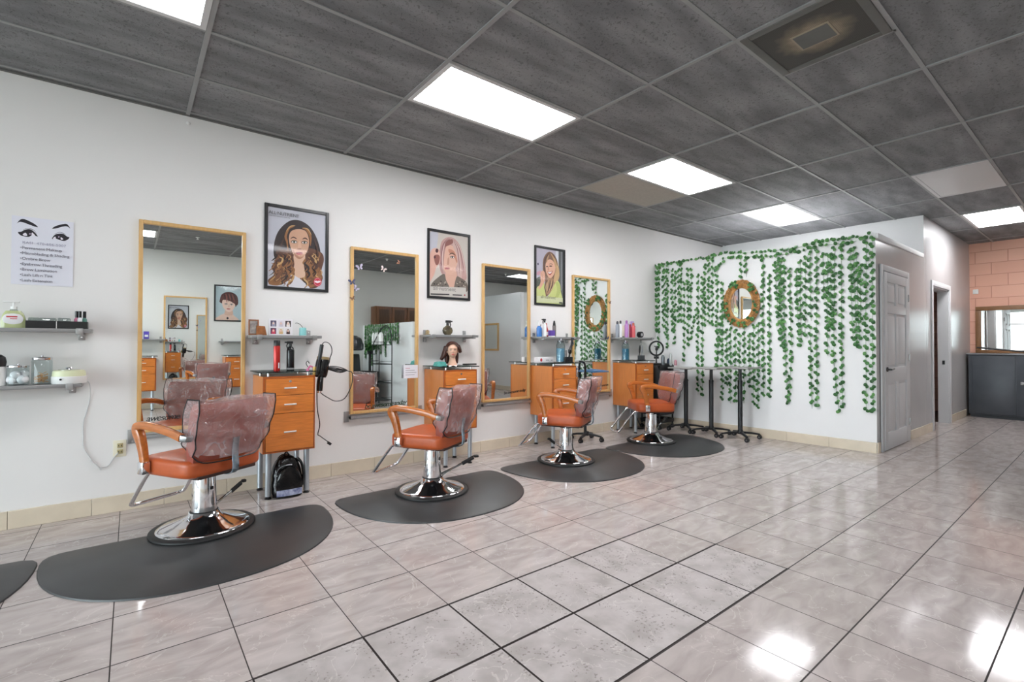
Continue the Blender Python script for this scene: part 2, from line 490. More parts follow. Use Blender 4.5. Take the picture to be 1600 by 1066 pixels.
def tag(o, label, cat, group=None, kind=None):
    o['label'] = label; o['category'] = cat
    if group: o['group'] = group
    if kind: o['kind'] = kind
    return o
def empty(name, loc=(0, 0, 0), rz=0.0):
    o = bpy.data.objects.new(name, None)
    o.empty_display_size = 0.1
    COL.objects.link(o)
    o.location = loc; o.rotation_euler = (0, 0, rz)
    return o
def thing(name, label, cat, loc=(0, 0, 0), rz=0.0, group=None):
    return tag(empty(name, loc, rz), label, cat, group)
def struct(o):
    o['kind'] = 'structure'
    return o
def dup(root, loc, rz, label, group=None):
    def cp(o, parent):
        c = o.copy(); COL.objects.link(c)
        if parent is not None: c.parent = parent
        for ch in [x for x in bpy.data.objects if x.parent == o]:
            cp(ch, c)
        return c
    r = cp(root, None)
    r.location = loc; r.rotation_euler = (0, 0, rz)
    r['label'] = label
    if group: r['group'] = group
    return r

def text(s, size, m, parent, M, name='lettering', shear=0.0, align='LEFT', space=1.0, bold=0.0):
    cu = bpy.data.curves.new('font_tmp', 'FONT')
    cu.body = s; cu.size = size; cu.shear = shear; cu.align_x = align; cu.space_character = space
    cu.extrude = 0.0004; cu.offset = bold
    cu.resolution_u = 3
    t = bpy.data.objects.new('font_tmp', cu)
    COL.objects.link(t)
    bpy.context.view_layer.update()
    dg = bpy.context.evaluated_depsgraph_get()
    me = bpy.data.meshes.new_from_object(t.evaluated_get(dg))
    bpy.data.objects.remove(t); bpy.data.curves.remove(cu)
    me.name = name
    me.materials.clear(); me.materials.append(m)
    me.transform(M)
    o = bpy.data.objects.new(name, me)
    COL.objects.link(o)
    if parent is not None: o.parent = parent
    return o
# text on a surface that faces -Y (left to right is +X, up is +Z)
WALLROT = Matrix(((1, 0, 0, 0), (0, 0, -1, 0), (0, 1, 0, 0), (0, 0, 0, 1)))
def wt(x, y, z, rot=0.0):
    return Matrix.Translation((x, y, z)) @ WALLROT @ Matrix.Rotation(rot, 4, 'Z')

# ------------------------------------------------------------------ camera
H = 2.997          # ceiling height
W = 4.515          # plane of the long white wall
yaw, pit, rol, hc = 0.90315638, 0.01335042, 0.00167277, 1.20759
fw = V((math.cos(yaw), math.sin(yaw), 0)); rt = V((math.sin(yaw), -math.cos(yaw), 0)); up = V((0, 0, 1))
fw2 = fw * math.cos(pit) + up * math.sin(pit); up2 = up * math.cos(pit) - fw * math.sin(pit)
rt3 = rt * math.cos(rol) + up2 * math.sin(rol); up3 = up2 * math.cos(rol) - rt * math.sin(rol)
cam = bpy.data.cameras.new('camera')
cam.sensor_width = 36.0; cam.lens = 755.366 / 1600 * 36.0
cam.shift_x = -0.356 / 1600; cam.shift_y = -4.421 / 1600
cam.clip_start = 0.05; cam.clip_end = 200
co = bpy.data.objects.new('camera', cam)
COL.objects.link(co)
Mc = Matrix((( rt3.x, up3.x, -fw2.x, 0), (rt3.y, up3.y, -fw2.y, 0), (rt3.z, up3.z, -fw2.z, hc), (0, 0, 0, 1)))
co.matrix_world = Mc
SC.camera = co

# ------------------------------------------------------------------ room shell
XW, XB, YO = -6.4, 11.65, -2.3     # storefront, far block wall, opposite wall
b = MB(); b.span((XW - 0.3, YO - 0.2, -0.12), (XB + 0.3, W + 0.2, 0), floor_material()); struct(b.build('floor'))
CEIL = ceiling_material()
b = MB(); b.span((XW - 0.3, YO - 0.2, H), (XB + 0.3, W + 0.2, H + 0.12), CEIL); struct(b.build('ceiling'))
b = MB(); b.span((XW - 0.3, W, 0), (XB + 0.3, W + 0.15, H), WHITE_WALL); struct(b.build('wall_left'))
b = MB(); b.span((XW - 0.3, YO - 0.15, 0), (XB + 0.3, YO, H), OPP_WALL); struct(b.build('wall_right'))
b = MB(); b.span((XB, YO - 0.15, 0), (XB + 0.2, W, H), block_material()); struct(b.build('wall_far'))
# storefront behind the camera: low sill, mullions, header and glass panes
b = MB()
b.span((XW - 0.1, YO, 0), (XW, W, 0.12), ALU); b.span((XW - 0.1, YO, 2.62), (XW, W, H), WHITE_WALL)
ys = [YO + (W - YO) * k / 5 for k in range(6)]
for y in ys: b.span((XW - 0.09, y - 0.035, 0.12), (XW - 0.01, y + 0.035, 2.62), ALU)
for y0, y1 in zip(ys, ys[1:]): b.span((XW - 0.08, y0, 2.1), (XW - 0.02, y1, 2.15), ALU)
wf = struct(b.build('window_1'))
b = MB()
for y0, y1 in zip(ys, ys[1:]): b.span((XW - 0.053, y0 + 0.03, 0.12), (XW - 0.047, y1 - 0.03, 2.62), CLEAR)
b.build('pane', wf)
b = MB(); b.span((XW - 14, YO - 9, -0.2), (XW - 0.3, W + 9, -0.12), mat('pavement', (170, 168, 160), rough=0.9, var=0.1)); struct(b.build('street_ground'))

# enclosed room with the ivy wall (low ceiling), corridor wall behind it
IX0, IX1, BY, BT = 6.40, 6.545, 1.725, 2.465
b = MB(); b.prism([(IX0, W), (IX1, BY), (8.56, 1.701), (8.42, W)], (0, 0, 0), (1, 0, 0), (0, 1, 0), BT, IVY_WALL)
ob = b.build('wall_ivy'); struct(ob)
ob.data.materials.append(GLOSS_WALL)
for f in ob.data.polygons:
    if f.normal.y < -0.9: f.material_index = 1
b = MB(); b.prism([(8.385, W), (8.53, 1.701), (8.63, 1.701), (8.485, W)], (0, 0, 0), (1, 0, 0), (0, 1, 0), H, IVY_WALL)
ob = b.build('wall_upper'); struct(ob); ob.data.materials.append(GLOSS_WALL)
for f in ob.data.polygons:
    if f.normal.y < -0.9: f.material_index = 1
DX0, DX1, DT = 8.955, 9.985, 2.06
b = MB()
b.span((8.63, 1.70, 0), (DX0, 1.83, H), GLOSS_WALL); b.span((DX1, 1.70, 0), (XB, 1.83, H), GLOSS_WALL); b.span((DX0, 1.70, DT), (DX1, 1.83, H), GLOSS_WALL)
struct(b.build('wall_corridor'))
b = MB(); b.box(((IX1 + 8.53) / 2, BY - 0.012, BT - 0.03), (8.53 - IX1, 0.03, 0.06), IVY_WALL, 0.006); struct(b.build('trim_5'))

# skirting tiles
def skirting(name, p0, p1, nx, ny, h=0.118, th=0.014):
    p0, p1 = V((p0[0], p0[1], 0)), V((p1[0], p1[1], 0))
    d = p1 - p0
    ang = math.atan2(d.y, d.x)
    R = Matrix.Rotation(ang, 3, 'Z')
    b = MB()
    n = max(1, int(d.length / 0.4064))
    for k in range(n):
        a, e = p0 + d * (k / n), p0 + d * ((k + 1) / n)
        b.box(((a.x + e.x) / 2 + nx * th / 2, (a.y + e.y) / 2 + ny * th / 2, h / 2), ((e - a).length - 0.002, th, h), BASE_TILE, 0.002, 1, R)
    return struct(b.build(name))
skirting('baseboard_left', (XW, W), (IX0, W), 0, -1)
skirting('baseboard_ivy', (IX0, W - 0.015), (IX1, BY), -1, 0)
skirting('baseboard_side', (IX1, BY), (6.63, BY), 0, -1)
skirting('baseboard_door', (7.84, 1.716), (8.87, 1.702), 0, -1)
skirting('baseboard_corridor', (10.09, 1.70), (11.2, 1.70), 0, -1)
skirting('baseboard_right', (XW, YO), (7.9, YO), 0, 1)

# ceiling grid bars
CX0, CY0, GX, GY = 0.3296, 4.4432, 1.2192, 0.6096
b = MB()
for i in range(-6, 10):
    x = CX0 + GX * i
    if XW < x < XB: b.span((x - 0.013, YO, H - 0.009), (x + 0.013, W, H - 0.001), GRID)
for j in range(0, 12):
    y = CY0 - GY * j
    if y > YO: b.span((XW, y - 0.012, H - 0.007), (XB, y + 0.012, H - 0.001), GRID)
x = CX0 + GX * 2.5
b.span((x - 0.011, CY0 - GY * 6, H - 0.007), (x + 0.011, CY0 - GY * 5, H - 0.001), GRID)
b.span((XW, W - 0.024, H - 0.012), (XB, W, H - 0.001), mat('wall_angle', (100, 100, 97), rough=0.6))
struct(b.build('trim_1'))

EMIT = mat('lit_diffuser', (252, 252, 255), emit=15.0)
EMIT_SOFT = mat('medium_lit_diffuser', (252, 252, 255), emit=9.0)
EMIT_MID = mat('soft_lit_diffuser', (252, 252, 255), emit=7.0)
EMIT_DIM = mat('dim_lit_diffuser', (250, 250, 255), emit=3.0)
DIFF = mat('unlit_diffuser', (205, 205, 204), rough=0.4)
def ceiling_light(i, j, label, lit=True):
    x0, x1 = CX0 + GX * i + 0.014, CX0 + GX * (i + 1) - 0.014
    y1, y0 = CY0 - GY * j - 0.013, CY0 - GY * (j + 1) + 0.013
    cx, cy = (x0 + x1) / 2, (y0 + y1) / 2
    t = thing('ceiling_light', label, 'ceiling light', (cx, cy, H), 0, 'fluorescent panels in the dark ceiling')
    hx, hy = (x1 - x0) / 2, (y1 - y0) / 2
    b = MB(); f = 0.03
    b.span((-hx, -hy, -0.012), (hx, -hy + f, -0.001), LAMP_FRAME); b.span((-hx, hy - f, -0.012), (hx, hy, -0.001), LAMP_FRAME)
    b.span((-hx, -hy + f, -0.012), (-hx + f, hy - f, -0.001), LAMP_FRAME); b.span((hx - f, -hy + f, -0.012), (hx, hy - f, -0.001), LAMP_FRAME)
    b.build('frame', t)
    b = MB(); b.span((-hx + f, -hy + f, -0.008), (hx - f, hy - f, -0.003), EMIT if lit is True else (lit or DIFF)); b.build('diffuser', t)
ceiling_light(-1, 2, 'glowing ceiling panel cut off by the top edge, above the eye flyer', EMIT_DIM)
ceiling_light(1, 2, 'largest fully visible glowing ceiling panel, in the dark tile ceiling')
ceiling_light(3, 2, 'glowing ceiling panel next to the beige ceiling tile')
ceiling_light(5, 2, 'small glowing ceiling panel closest to the ivy wall', EMIT_SOFT)
ceiling_light(5, 5, 'switched off ceiling panel with dull grey diffuser', False)
ceiling_light(7, 5, 'glowing ceiling panel over the salmon block wall')
ceiling_light(-1, 8, 'ceiling panel over the opposite wall seen in the first tall mirror')
ceiling_light(1, 8, 'ceiling panel seen only as a glare streak on the curly hair poster', EMIT_MID)
ceiling_light(4, 8, 'ceiling panel seen only as a glare streak on the pink hair poster', EMIT_DIM)
ceiling_light(6, 8, 'ceiling panel seen as a bright bar in the third tall mirror', EMIT_DIM)

x0, x1 = CX0 + GX * 3 + 0.014, CX0 + GX * 4 - 0.014
y1, y0 = CY0 - GY * 1 - 0.013, CY0 - GY * 2 + 0.013
b = MB(); b.span((x0, y0, H - 0.006), (x1, y1, H - 0.0005), mat('beige_ceiling_tile', (172, 166, 156), rough=0.8, var=0.06, vscale=40, bump=0.2, bscale=90))
tag(b.build('ceiling_tile'), 'beige unpainted ceiling tile among the dark ones', 'ceiling tile')

# square air return grille, dirty with rust
def grille_material():
    m, nd, lk = new_mat('dirty_perforated_metal')
    out = N(nd, 'ShaderNodeOutputMaterial'); bs = N(nd, 'ShaderNodeBsdfPrincipled'); lk.new(bs.outputs[0], out.inputs[0])
    tc = N(nd, 'ShaderNodeTexCoord'); ln = N(nd, 'ShaderNodeVectorMath', operation='LENGTH'); lk.new(tc.outputs['Object'], ln.inputs[0])
    nz = N(nd, 'ShaderNodeTexNoise'); nz.inputs['Scale'].default_value = 14; nz.inputs['Detail'].default_value = 5; lk.new(tc.outputs['Object'], nz.inputs['Vector'])
    d = M2(nd, lk, 'ADD', ln.outputs['Value'], M2(nd, lk, 'MULTIPLY', M2(nd, lk, 'SUBTRACT', nz.outputs[0], 0.5), 0.12))
    rp = N(nd, 'ShaderNodeValToRGB')
    rp.color_ramp.elements[0].position = 0.10; rp.color_ramp.elements[0].color = srgb((146, 134, 114))
    rp.color_ramp.elements[1].position = 0.205; rp.color_ramp.elements[1].color = srgb((66, 64, 60))
    e = rp.color_ramp.elements.new(0.14); e.color = srgb((116, 106, 90))
    lk.new(d, rp.inputs[0])
    vo = N(nd, 'ShaderNodeTexVoronoi'); vo.inputs['Scale'].default_value = 130; vo.inputs['Randomness'].default_value = 0.0; lk.new(tc.outputs['Object'], vo.inputs['Vector'])
    mx = N(nd, 'ShaderNodeMix', data_type='RGBA'); lk.new(M2(nd, lk, 'MULTIPLY', M2(nd, lk, 'LESS_THAN', vo.outputs['Distance'], 0.35), 0.6), mx.inputs[0]); lk.new(rp.outputs[0], mx.inputs[6]); mx.inputs[7].default_value = srgb((28, 27, 26))
    lk.new(mx.outputs[2], bs.inputs['Base Color']); bs.inputs['Roughness'].default_value = 0.6
    return m
gx0, gx1 = CX0 + GX * 2 + 0.014, CX0 + GX * 2.5 - 0.012
gy1, gy0 = CY0 - GY * 5 - 0.013, CY0 - GY * 6 + 0.013
t = thing('ceiling_vent', 'square perforated air vent with rusty centre in the dark ceiling', 'vent', ((gx0 + gx1) / 2, (gy0 + gy1) / 2, H))
hx = (gx1 - gx0) / 2; hy = (gy1 - gy0) / 2
b = MB(); fr = mat('vent_frame_paint', (92, 92, 88), rough=0.5, var=0.1)
for a, e in (((-hx, -hy), (hx, -hy + 0.045)), ((-hx, hy - 0.045), (hx, hy)), ((-hx, -hy + 0.045), (-hx + 0.045, hy - 0.045)), ((hx - 0.045, -hy + 0.045), (hx, hy - 0.045))):
    b.span((*a, -0.014), (*e, -0.001), fr, 0.003)
b.build('frame', t)
b = MB(); b.span((-hx + 0.045, -hy + 0.045, -0.010), (hx - 0.045, hy - 0.045, -0.002), grille_material()); b.build('perforated_plate', t)
b = MB(); b.span((-0.088, -0.098, -0.014), (0.088, 0.098, -0.010), mat('vent_rim', (156, 144, 124), rough=0.6)); b.span((-0.078, -0.088, -0.0155), (0.078, 0.088, -0.0135), fr); b.build('centre_plate', t)

def sprinkler(x, y, label):
    b = MB(); b.lathe([(0.03, -0.001), (0.03, -0.008), (0.012, -0.012), (0.012, -0.035), (0.02, -0.037), (0.02, -0.04), (0, -0.04)], (0, 0, 0), WHITE_PL, 12)
    o = b.build('ceiling_sprinkler', loc=(x, y, H)); tag(o, label, 'sprinkler', 'ceiling sprinklers')
sprinkler(0.86, -0.6, 'white ceiling sprinkler head reflected in the first tall mirror')
sprinkler(4.19, -0.55, 'white ceiling sprinkler head reflected in the butterfly mirror')
sprinkler(7.43, -0.7, 'white ceiling sprinkler head reflected in the third tall mirror')
b = MB(); b.lathe([(0, 0), (0.012, 0.001), (0.014, 0.008), (0.009, 0.017), (0, 0.02)], (0, 0, 0), WHITE_PL, 12, Matrix.Rotation(PI / 2, 3, 'X'))
tag(b.build('wall_hook', loc=(0.334, W, 2.931)), 'tiny white hook on the wall just under the dark ceiling', 'hook')

# ------------------------------------------------------------------ doors in the corridor side
def casing(b, x0, x1, top, yf, wd=0.07, th=0.018):
    b.span((x0 - wd, yf - th, 0), (x0, yf, top + wd), DOOR_PAINT, 0.004)
    b.span((x1, yf - th, 0), (x1 + wd, yf, top + wd), DOOR_PAINT, 0.004)
    b.span((x0, yf - th, top), (x1, yf, top + wd), DOOR_PAINT, 0.004)
def six_panel(b, w, h, th):
    # slab in local x 0..w, front faces -y, z 0..h
    b.span((0.01, -th * 0.5, 0.012), (w - 0.01, 0, h - 0.004), DOOR_PAINT)
    st, mid = 0.105, 0.10
    rails = [(0.008, 0.20), (0.78, 0.95), (1.58, 1.68), (h - 0.11, h)]
    for x0, x1 in ((0, st), (w - st, w)): b.span((x0, -th, 0.008), (x1, -0.001, h), DOOR_PAINT, 0.003)
    for z0, z1 in rails: b.span((st, -th + 0.0005, z0), (w - st, -0.001, z1), DOOR_PAINT, 0.003)
    for (a, z0), (z1, c) in zip(rails, rails[1:]):
        b.span((w / 2 - mid / 2, -th + 0.0005, z0), (w / 2 + mid / 2, -0.001, z1), DOOR_PAINT, 0.003)
        for x0, x1 in ((st, w / 2 - mid / 2), (w / 2 + mid / 2, w - st)):
            b.span((x0 + 0.03, -th * 0.85, z0 + 0.03), (x1 - 0.03, -0.002, z1 - 0.03), DOOR_PAINT, 0.008, 2)
d1 = empty('door_1', (6.735, 1.724, 0)); struct(d1)
b = MB(); casing(b, -0.012, 0.985, 2.062, -0.006); b.build('casing', d1)
b = MB(); six_panel(b, 0.973, 2.05, 0.03); b.build('leaf', d1)
b = MB(); b.cyl((0.07, -0.03, 0.93), (0.07, -0.04, 0.93), 0.027, BLACK); b.cyl((0.07, -0.035, 0.93), (0.07, -0.075, 0.93), 0.010, BLACK)
b.tube([(0.06, -0.075, 0.93), (0.12, -0.075, 0.932), (0.185, -0.07, 0.936)], 0.009, BLACK); b.build('handle', d1)
for z in (0.25, 1.05, 1.8):
    b = MB(); b.span((0.966, -0.042, z - 0.045), (0.99, -0.028, z + 0.045), BRUSHED, 0.003); b.build('hinge', d1)
d2 = empty('door_2', (0, 0, 0)); struct(d2)
b = MB(); casing(b, DX0, DX1, DT, 1.70, 0.075)
b.span((DX0, 1.70, 0), (DX0 + 0.02, 1.83, DT), DOOR_PAINT); b.span((DX1 - 0.02, 1.70, 0), (DX1, 1.83, DT), DOOR_PAINT); b.span((DX0 + 0.02, 1.70, DT - 0.02), (DX1 - 0.02, 1.83, DT), DOOR_PAINT)
b.build('casing', d2)
b = MB(); b.span((DX0 + 0.024, 1.86, 0.012), (DX0 + 0.062, 2.66, DT - 0.03), DOOR_PAINT, 0.003); b.build('leaf', d2)
b = MB(); b.box((DX1 - 0.022, 1.76, 0.94), (0.006, 0.03, 0.06), BLACK, 0.002); b.build('strike_plate', d2)

# ------------------------------------------------------------------ far end: charcoal cabinet, framed mirror, boxes
t = thing('storage_cabinet', 'low charcoal metal cabinet with two doors at the salmon block wall', 'cabinet', (11.2, 1.66, 0))
b = MB(); b.span((0.0, -1.15, 0.05), (0.42, 0.0, 1.05), CABGREY, 0.004); b.span((0.02, -1.13, 0), (0.40, -0.02, 0.05), mat('cabinet_plinth', (44, 47, 52), rough=0.5)); b.span((-0.02, -1.17, 1.05), (0.44, 0.02, 1.075), mat('cabinet_top', (120, 122, 126), rough=0.4), 0.004); b.build('body', t)
for k, (y0, y1) in enumerate(((-0.56, -0.05), (-1.10, -0.575))):
    b = MB(); b.span((-0.016, y0, 0.075), (0.0, y1, 1.035), CABGREY, 0.003); d = b.build('door', t)
    if k == 1:
        b = MB(); b.box((-0.03, y1 - 0.06, 0.60), (0.02, 0.035, 0.05), BRUSHED, 0.006); b.tube([(-0.04, y1 - 0.05, 0.615), (-0.05, y1 - 0.11, 0.59), (-0.05, y1 - 0.17, 0.57)], 0.011, BRUSHED); b.build('handle', d)
t = thing('wall_mirror', 'wide wood framed mirror hung on the salmon block wall', 'mirror', (11.63, 1.12, 1.47))
b = MB(); FW = mat('brown_mirror_frame', (138, 98, 62), rough=0.4, var=0.15)
for a, e in (((-0.5, 0.34), (0.5, 0.41)), ((-0.5, -0.41), (0.5, -0.34)), ((-0.5, -0.34), (-0.43, 0.34)), ((0.43, -0.34), (0.5, 0.34))):
    b.span((-0.045, a[0], a[1]), (0.0, e[0], e[1]), FW, 0.006)
b.build('frame', t)
b = MB(); b.span((-0.018, -0.43, -0.34), (-0.008, 0.43, 0.34), MIRROR); b.build('mirror_glass', t)
b = MB(); b.tube([(11.42, 1.58, 1.17), (11.35, 1.1, 1.115), (11.30, 0.6, 1.095)], 0.011, BLACK, 8)
tag(b.build('curtain_rod'), 'thin black rod leaning over the top of the charcoal cabinet', 'rod')
for y, z, l in ((1.62, 2.15, 'tiny white sensor box at the corner of the salmon block wall'), (0.93, 1.985, 'white thermostat box on the salmon block wall above the mirror')):
    b = MB(); b.box((XB - 0.015, y, z), (0.03, 0.07, 0.08), WHITE_PL, 0.006)
    tag(b.build('wall_box'), l, 'wall box')

# ------------------------------------------------------------------ styling chairs and mats
def superbox(w, d, h, nx, ny, nz, fn):
    """closed box grid, fn(x, y, z in -1..1) -> position"""
    bm = bmesh.new(); vs = {}
    def vert(i, j, k):
        if (i, j, k) not in vs:
            vs[(i, j, k)] = bm.verts.new(fn(2 * i / nx - 1, 2 * j / ny - 1, 2 * k / nz - 1))
        return vs[(i, j, k)]
    for i in range(nx):
        for j in range(ny):
            for k in (0, nz): bm.faces.new((vert(i, j, k), vert(i + 1, j, k), vert(i + 1, j + 1, k), vert(i, j + 1, k)))
    for i in range(nx):
        for k in range(nz):
            for j in (0, ny): bm.faces.new((vert(i, j, k), vert(i + 1, j, k), vert(i + 1, j, k + 1), vert(i, j, k + 1)))
    for j in range(ny):
        for k in range(nz):
            for i in (0, nx): bm.faces.new((vert(i, j, k), vert(i, j + 1, k), vert(i, j + 1, k + 1), vert(i, j, k + 1)))
    bmesh.ops.recalc_face_normals(bm, faces=bm.faces)
    return bm

def cushion(w, d, h):
    """boxy cushion with rounded plan corners and a soft top and bottom edge"""
    def fn(x, y, z):
        n = 7.0
        r = (abs(x) ** n + abs(y) ** n) ** (1 / n) if (x or y) else 0
        m = max(abs(x), abs(y))
        k = (m / r) if r > 0 else 1.0
        mm = 1 - (1 - m) ** 1.6
        g = mm / m if m > 0 else 1.0
        zz = math.copysign(1 - (1 - abs(z)) ** 1.8, z)
        e = 1.0 - 0.075 * abs(zz) ** 7
        return (x * g * k * w / 2 * e, y * g * k * d / 2 * e, zz * h / 2 * (1 - 0.10 * mm ** 9) + (0.004 * (1 - mm * mm) if z > 0.99 else 0))
    return superbox(w, d, h, 18, 18, 8, fn)

BZ0, BZ1, BF0, BF1 = 0.485, 0.838, -0.208, -0.268     # backrest centre line: bottom and top
def backpoint(x, t, z):
    """x side -1..1, t thickness -1..1 (front +), z -1..1"""
    k = (z + 1) / 2
    w = 0.235 + 0.012 * k
    n = 5.0
    f = BF0 + (BF1 - BF0) * k
    curve = 0.018 * x * x
    th = 0.05 * (1 - 0.3 * abs(x) ** 4) * (1 - 0.35 * abs(z) ** 6)
    return V((x * w * (1 - 0.04 * abs(z) ** 6), f + curve + t * th, BZ0 + (BZ1 - BZ0) * k))

def make_chair(name, label):
    t = thing(name, label, 'styling chair')
    # hydraulic base
    b = MB(); b.lathe([(0.0, 0.004), (0.262, 0.02), (0.258, 0.026), (0.235, 0.034), (0.18, 0.05), (0.125, 0.072), (0.095, 0.092), (0.084, 0.112), (0.0, 0.112)], (0, 0, 0), CHROME, 48); b.build('base', t)
    b = MB(); b.lathe([(0.262, 0.0), (0.292, 0.0), (0.297, 0.006), (0.296, 0.014), (0.288, 0.02), (0.262, 0.021)], (0, 0, 0), RUBBER, 48); b.build('base_rim', t)
    b = MB(); b.lathe([(0.0, 0.1), (0.075, 0.1), (0.073, 0.14), (0.064, 0.33), (0.062, 0.338), (0.0, 0.338)], (0, 0, 0), CHROME, 32)
    b.lathe([(0.078, 0.108), (0.082, 0.112), (0.078, 0.118), (0.07, 0.118)], (0, 0, 0), RUBBER, 32)
    b.cyl((0, 0, 0.338), (0, 0, 0.372), 0.03, CHROME)
    b.box((0.0, 0.0655, 0.29), (0.02, 0.008, 0.018), BLACK, 0.002); b.box((0.0, -0.0665, 0.265), (0.02, 0.012, 0.02), BLACK, 0.002); b.build('column', t)
    p = empty('foot_pump'); p.parent = t
    b = MB(); b.tube([(0.05, -0.05, 0.125), (0.10, -0.10, 0.15), (0.19, -0.20, 0.205)], 0.009, CHROME); b.tube([(0.02, -0.075, 0.12), (0.16, -0.16, 0.19)], 0.005, CHROME, 6); b.build('lever', p)
    b = MB(); b.tube([(0.175, -0.185, 0.195), (0.245, -0.255, 0.238)], 0.016, RUBBER, 10); b.box((0.262, -0.272, 0.247), (0.04, 0.04, 0.02), RUBBER, 0.006, 2, Matrix.Rotation(-PI / 4, 3, 'Z')); b.build('grip', p)
    # seat
    b = MB(); bm = cushion(0.525, 0.475, 0.118); b._take(bm, ORANGE, Matrix.Translation((0, 0.01, 0.442))); b.build('seat', t, 60)
    b = MB(); b.span((-0.17, -0.18, 0.366), (0.17, 0.17, 0.384), BLACK, 0.004); b.span((-0.2, -0.22, 0.376), (0.2, 0.21, 0.398), mat('seat_underside', (60, 40, 34), rough=0.7), 0.004); b.build('seat_frame', t)
    # backrest
    b = MB(); bm = superbox(1, 1, 1, 14, 4, 12, lambda x, y, z: backpoint(x, y, z)); b._take(bm, BACKLEATHER); bk = b.build('backrest', t, 60)
    b = MB()
    s = 0.045
    pts = spline([(0, -0.10, 0.383), (0, -0.21, 0.376), (0, -0.268, 0.39), (0, -0.284, 0.43), (0, -0.278, 0.52), (0, -0.290, 0.61)], 5)
    b.sweep(pts, rect_sec(s, 0.008, 0.003), mat('blue_grey_steel', (150, 168, 180), rough=0.22, metal=0.9), up=(0, 0, 1)); b.build('back_bracket', t)
    # loose clear vinyl slip over the backrest
    rnd = random.Random(11)
    def cov(x, y, z, j=True):
        p = backpoint(x, y, z)
        k = (z + 1) / 2
        g = 0.012 + 0.020 * k + (0.014 if y < 0 else 0)
        q = V((p.x * (1 + 0.05 + 0.07 * k), p.y + y * (g * 0.8) - 0.010 * k, p.z + (0.024 + 0.008 * math.sin(5 * x + 1) if z > 0.99 else 0.006 * k)))
        wob = 0.005 * math.sin(5 * x + 4 * z) * math.cos(4 * z - 2 * x) + 0.004 * math.sin(9 * z + 2 * x)
        q.y += wob * (1 if y < 0 else -0.6)
        lo = max(0.0, 1 - k * 2.2)
        q.z += lo * (0.055 * abs(x) ** 7 - 0.012) if y < 0 else lo * (0.07 * abs(x) ** 7 + 0.012)
        q.x += 0.004 * math.sin(6 * z + 2 * y) * abs(x)
        return q
    bm = superbox(1, 1, 1, 18, 3, 16, cov)
    dl = [f for f in bm.faces if all(v.co.z < BZ0 + 0.075 for v in f.verts) and abs(f.normal.z) > 0.45]
    bmesh.ops.delete(bm, geom=dl, context='FACES_ONLY')
    b = MB(); b._take(bm, COVER); cv = b.build('clear_cover', t, 70); cv['label'] = 'clear wrinkled vinyl cover with black piping'
    b = MB()
    pr = 0.0042
    for sx in (-1, 1):
        b.tube([cov(sx, -1, -1 + 2 * k / 10) for k in range(11)], pr, BLACK, 6)
        b.tube([cov(sx, 1, -1 + 2 * k / 10) for k in range(11)], pr * 0.7, BLACK, 6)
        b.tube([cov(sx, -1 + 2 * k / 3, 1.0) for k in range(4)], pr, BLACK, 6)
    b.tube([cov(-1 + 2 * k / 18, -1, -1) for k in range(19)], pr, BLACK, 6)
    b.tube([cov(-1 + 2 * k / 18, 1, -1) for k in range(19)], pr, BLACK, 6)
    b.build('piping', cv)
    # arms
    for sx in (-1, 1):
        r = 0.29 * sx
        a = empty('armrest'); a.parent = t
        pts = spline([(r * 0.985, 0.13, 0.45), (r * 0.99, 0.145, 0.54), (r, 0.168, 0.62), (r, 0.192, 0.668), (r, 0.178, 0.693), (r, 0.12, 0.700), (r, 0.02, 0.692), (r, -0.10, 0.674), (r, -0.205, 0.648)], 5)
        n = len(pts)
        sc = []
        for i in range(n):
            u = i / (n - 1)
            sc.append((0.85 + 0.35 * math.sin(PI * min(1, u * 1.15)), 0.95 + 0.35 * math.exp(-((u - 0.34) / 0.16) ** 2)))
        b = MB(); b.sweep(pts, rect_sec(0.050, 0.042, 0.012), ARMWOOD, up=(1, 0, 0), scales=[(s[1], s[0]) for s in sc]); b.build('wood_rail', a)
        b = MB(); b.span((r - 0.024, 0.105, 0.405), (r + 0.024, 0.158, 0.48), CHROME, 0.006); b.span((min(r, r * 0.75), 0.115, 0.405), (max(r, r * 0.75), 0.148, 0.416), CHROME, 0.002); b.build('front_clamp', a)
        b = MB(); b.sweep([(r, -0.165, 0.658), (r, -0.212, 0.646), (r * 0.97, -0.226, 0.641), (r * 0.86, -0.23, 0.640)], rect_sec(0.026, 0.036, 0.004), BRUSHED, up=(0, 0, 1)); b.build('rear_clamp', a)
    # chrome footrest
    b = MB()
    c = 0.175
    pts = [(-c, 0.12, 0.392), (-c, 0.24, 0.386), (-c, 0.275, 0.368), (-c, 0.345, 0.285), (-c, 0.435, 0.165), (-c * 0.93, 0.462, 0.138), (-c * 0.7, 0.474, 0.130), (0, 0.482, 0.128)]
    pts = pts + [(-x, y, z) for x, y, z in reversed(pts[:-1])]
    b.tube(pts, 0.0125, CHROME, 10, smooth=3); b.build('footrest', t)['label'] = 'chrome tube footrest'
    return t

